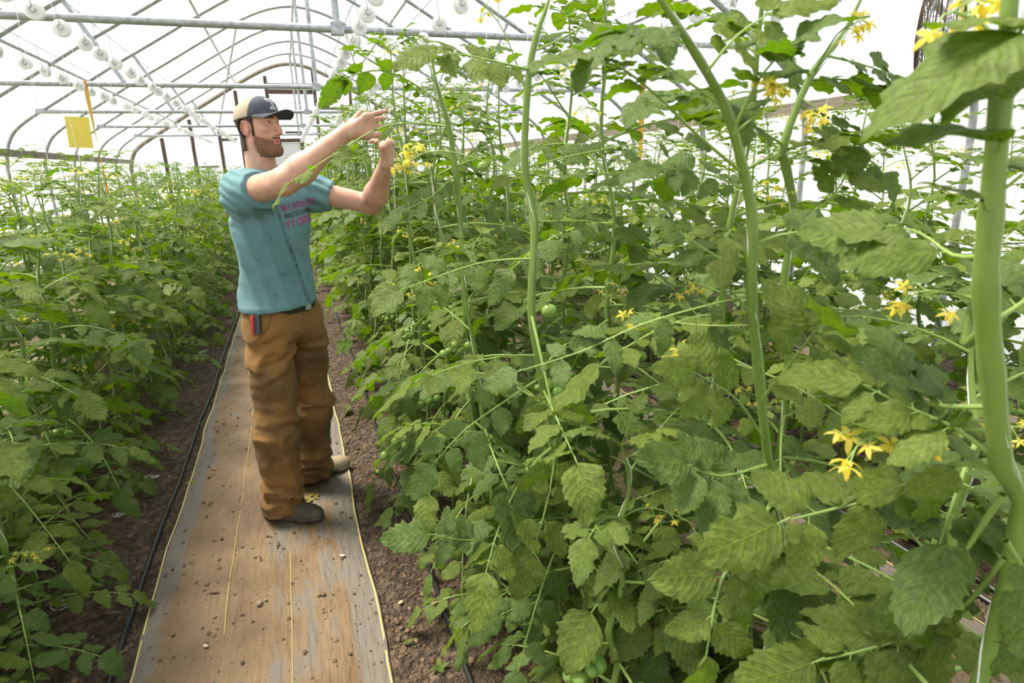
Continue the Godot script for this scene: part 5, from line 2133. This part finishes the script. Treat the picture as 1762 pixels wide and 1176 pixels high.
func bench() -> void:
	# grey slatted bench on white pipe legs, outside below the rolled-up side film
	var a := px(20, 432, -4.75)
	var t := thing("slatted_bench", "weathered slatted bench on white pipe legs beyond the rolled-up side film", "bench", Vector3(a.x, -0.1, a.z))
	var top := a.y + 0.1
	for i in 9:
		var b := MB.new()
		b.box(Transform3D(Basis(), Vector3(-0.55 + 0.125 * i, top, 0)), Vector3(0.09, 0.025, 2.6))
		part("slat", b, M.old_wood, t)
	for z in [-1.1, 0.0, 1.1]:
		var b := MB.new()
		b.box(Transform3D(Basis(), Vector3(-0.05, top - 0.045, z)), Vector3(1.1, 0.06, 0.05))
		part("rail", b, M.old_wood, t)
		for x in [-0.5, 0.4]:
			b = MB.new()
			b.tube([Vector3(x, 0.0, z), Vector3(x, top - 0.02, z)], [0.016], 8)
			part("leg", b, M.white_paint, t)
			b = MB.new()
			b.tube([Vector3(x, top - 0.05, z), Vector3(x, top * 0.35, z + 0.35)], [0.012], 8)
			part("brace", b, M.white_paint, t)


func on_cloth(x: float, y: float) -> Vector3:
	var p := pg(x, y)
	p.y = soil_y(p.x, p.z) + 0.014
	return p


func debris() -> void:
	var rock := mat("pale_stone", lin(0.27, 0.20, 0.13), 0.9)
	var bark := mat("bark", lin(0.16, 0.10, 0.06), 0.9)
	var chip := mat("dry_chip", lin(0.50, 0.40, 0.26), 0.85)
	var list := [[448, 1046, 0.017, "rock", "fist-flat brown stone lying on the cloth aisle below the man's shoes"], [459, 1041, 0.009, "rock", "small brown stone touching the larger one on the cloth aisle"], [590, 965, 0.016, "chip", "square tan clod on the wiped grey strip of the cloth aisle"], [371, 812, 0.014, "rock", "brown clod on the aisle near the marker thread, behind the man's shoes"], [370, 1030, 0.016, "bark", "dark bark sliver on the cloth aisle"], [355, 1119, 0.013, "chip", "pale straw chip on the cloth aisle beside a marker thread"], [549, 929, 0.012, "bark", "dark sliver lying just in front of the man's nearer shoe"], [690, 1038, 0.014, "chip", "pale wood chip on the bare soil beside the cloth aisle"], [196, 1059, 0.028, "bark", "long bark strip on the soil beside the drip hose"], [205, 1133, 0.026, "bark", "weathered bark piece between drip hose and cloth edge"]]
	for q in list:
		var p := on_cloth(q[0], q[1])
		var b := MB.new()
		var flat: Vector3 = {"rock": Vector3(1.0, 0.55, 0.75), "chip": Vector3(1.0, 0.25, 0.6), "bark": Vector3(1.5, 0.25, 0.35)}[q[3]]
		b.add(IcosphereLite(), Transform3D(Basis(Vector3.UP, rnd(0, 3)).scaled(Vector3.ONE * q[2]) * Basis().scaled(flat), Vector3.ZERO))
		single("stone" if q[3] == "rock" else ("wood_chip" if q[3] == "chip" else "bark_piece"), b, rock if q[3] == "rock" else (chip if q[3] == "chip" else bark), q[4], "stone" if q[3] == "rock" else "wood chip", Transform3D(Basis(), p + Vector3(0, q[2] * flat.y * 0.5, 0)))
	# fallen leaf by the shoe, a second by the thread
	for q in [[538, 862, 0.030, "wilted yellow tomato leaf lying between the man's shoes"], [326, 830, 0.022, "small wilted leaf curled on the edge of the cloth aisle"], [428, 946, 0.018, "single yellowed leaflet lying flat on the cloth aisle"]]:
		var p := on_cloth(q[0], q[1])
		var t := thing("fallen_leaf", q[3], "fallen leaf", p)
		for k in (5 if q[2] > 0.025 else (2 if q[2] > 0.02 else 1)):
			var a := k * 1.35 + 0.6
			part("leaflet", leaflet_meshes[k % 8], M.leaf_yellow, t, seat(Vector3(cos(a), 0.12, sin(a)), Vector3.UP, Vector3(cos(a), 0.35, sin(a)) * 0.012, q[2] * rnd(0.9, 1.3)))
	# seedlings sprouting in the soil
	for q in [[757, 1150, 0.040, "yellow-green weed seedling on the bare soil beside the cloth aisle"], [702, 1108, 0.020, "tiny weed seedling near the larger one on bare soil"], [292, 908, 0.018, "tiny weed seedling between the drip hose and the cloth edge"]]:
		var p := on_cloth(q[0], q[1])
		p.y -= 0.012
		var t := thing("weed_seedling", q[3], "weed", p)
		for k in 4:
			var a: float = k * 1.6 + q[0]
			part("leaf", leaflet_meshes[(k + 3) % 8], leaf_material(), t, seat(Vector3(cos(a), 0.55, sin(a)), Vector3.UP, Vector3(0, 0.006, 0), q[2] * rnd(0.8, 1.2), 0.8))


func tangles() -> void:
	# loose ends of white twine at the feet of the plants
	var spots := [[262, 826, 0.050, "curled white twine end on the soil under the bed behind the man"], [208, 890, 0.035, "limp white twine end dangling near the drip hose behind the man"], [112, 1046, 0.045, "knotted white twine loop on dark soil under the near leaves"], [350, 608, 0.05, "white twine scraps at the bed's edge behind the man's legs"], [1255, 815, 0.05, "loops of white twine on the soil across the second aisle"], [1590, 1010, 0.05, "white twine loop on bare soil beyond the second aisle"], [715, 865, 0.03, "small white twine loop under the leaves beside the aisle"]]
	for q in spots:
		var p := pg(q[0], q[1])
		p.y = soil_y(p.x, p.z)
		var r := RandomNumberGenerator.new()
		r.seed = int(q[0])
		var pts := []
		for i in 16:
			var a := i * 1.1 + r.randf_range(-0.5, 0.5)
			var rad: float = q[2] * r.randf_range(0.35, 1.0)
			pts.append(Vector3(cos(a) * rad, 0.003 + r.randf_range(0, 0.022), sin(a) * rad * 0.8))
		var b := MB.new()
		b.tube(smooth(pts, 4), [0.0011], 4)
		single("twine_tangle", b, M.twine, q[3], "twine", Transform3D(Basis(), p))
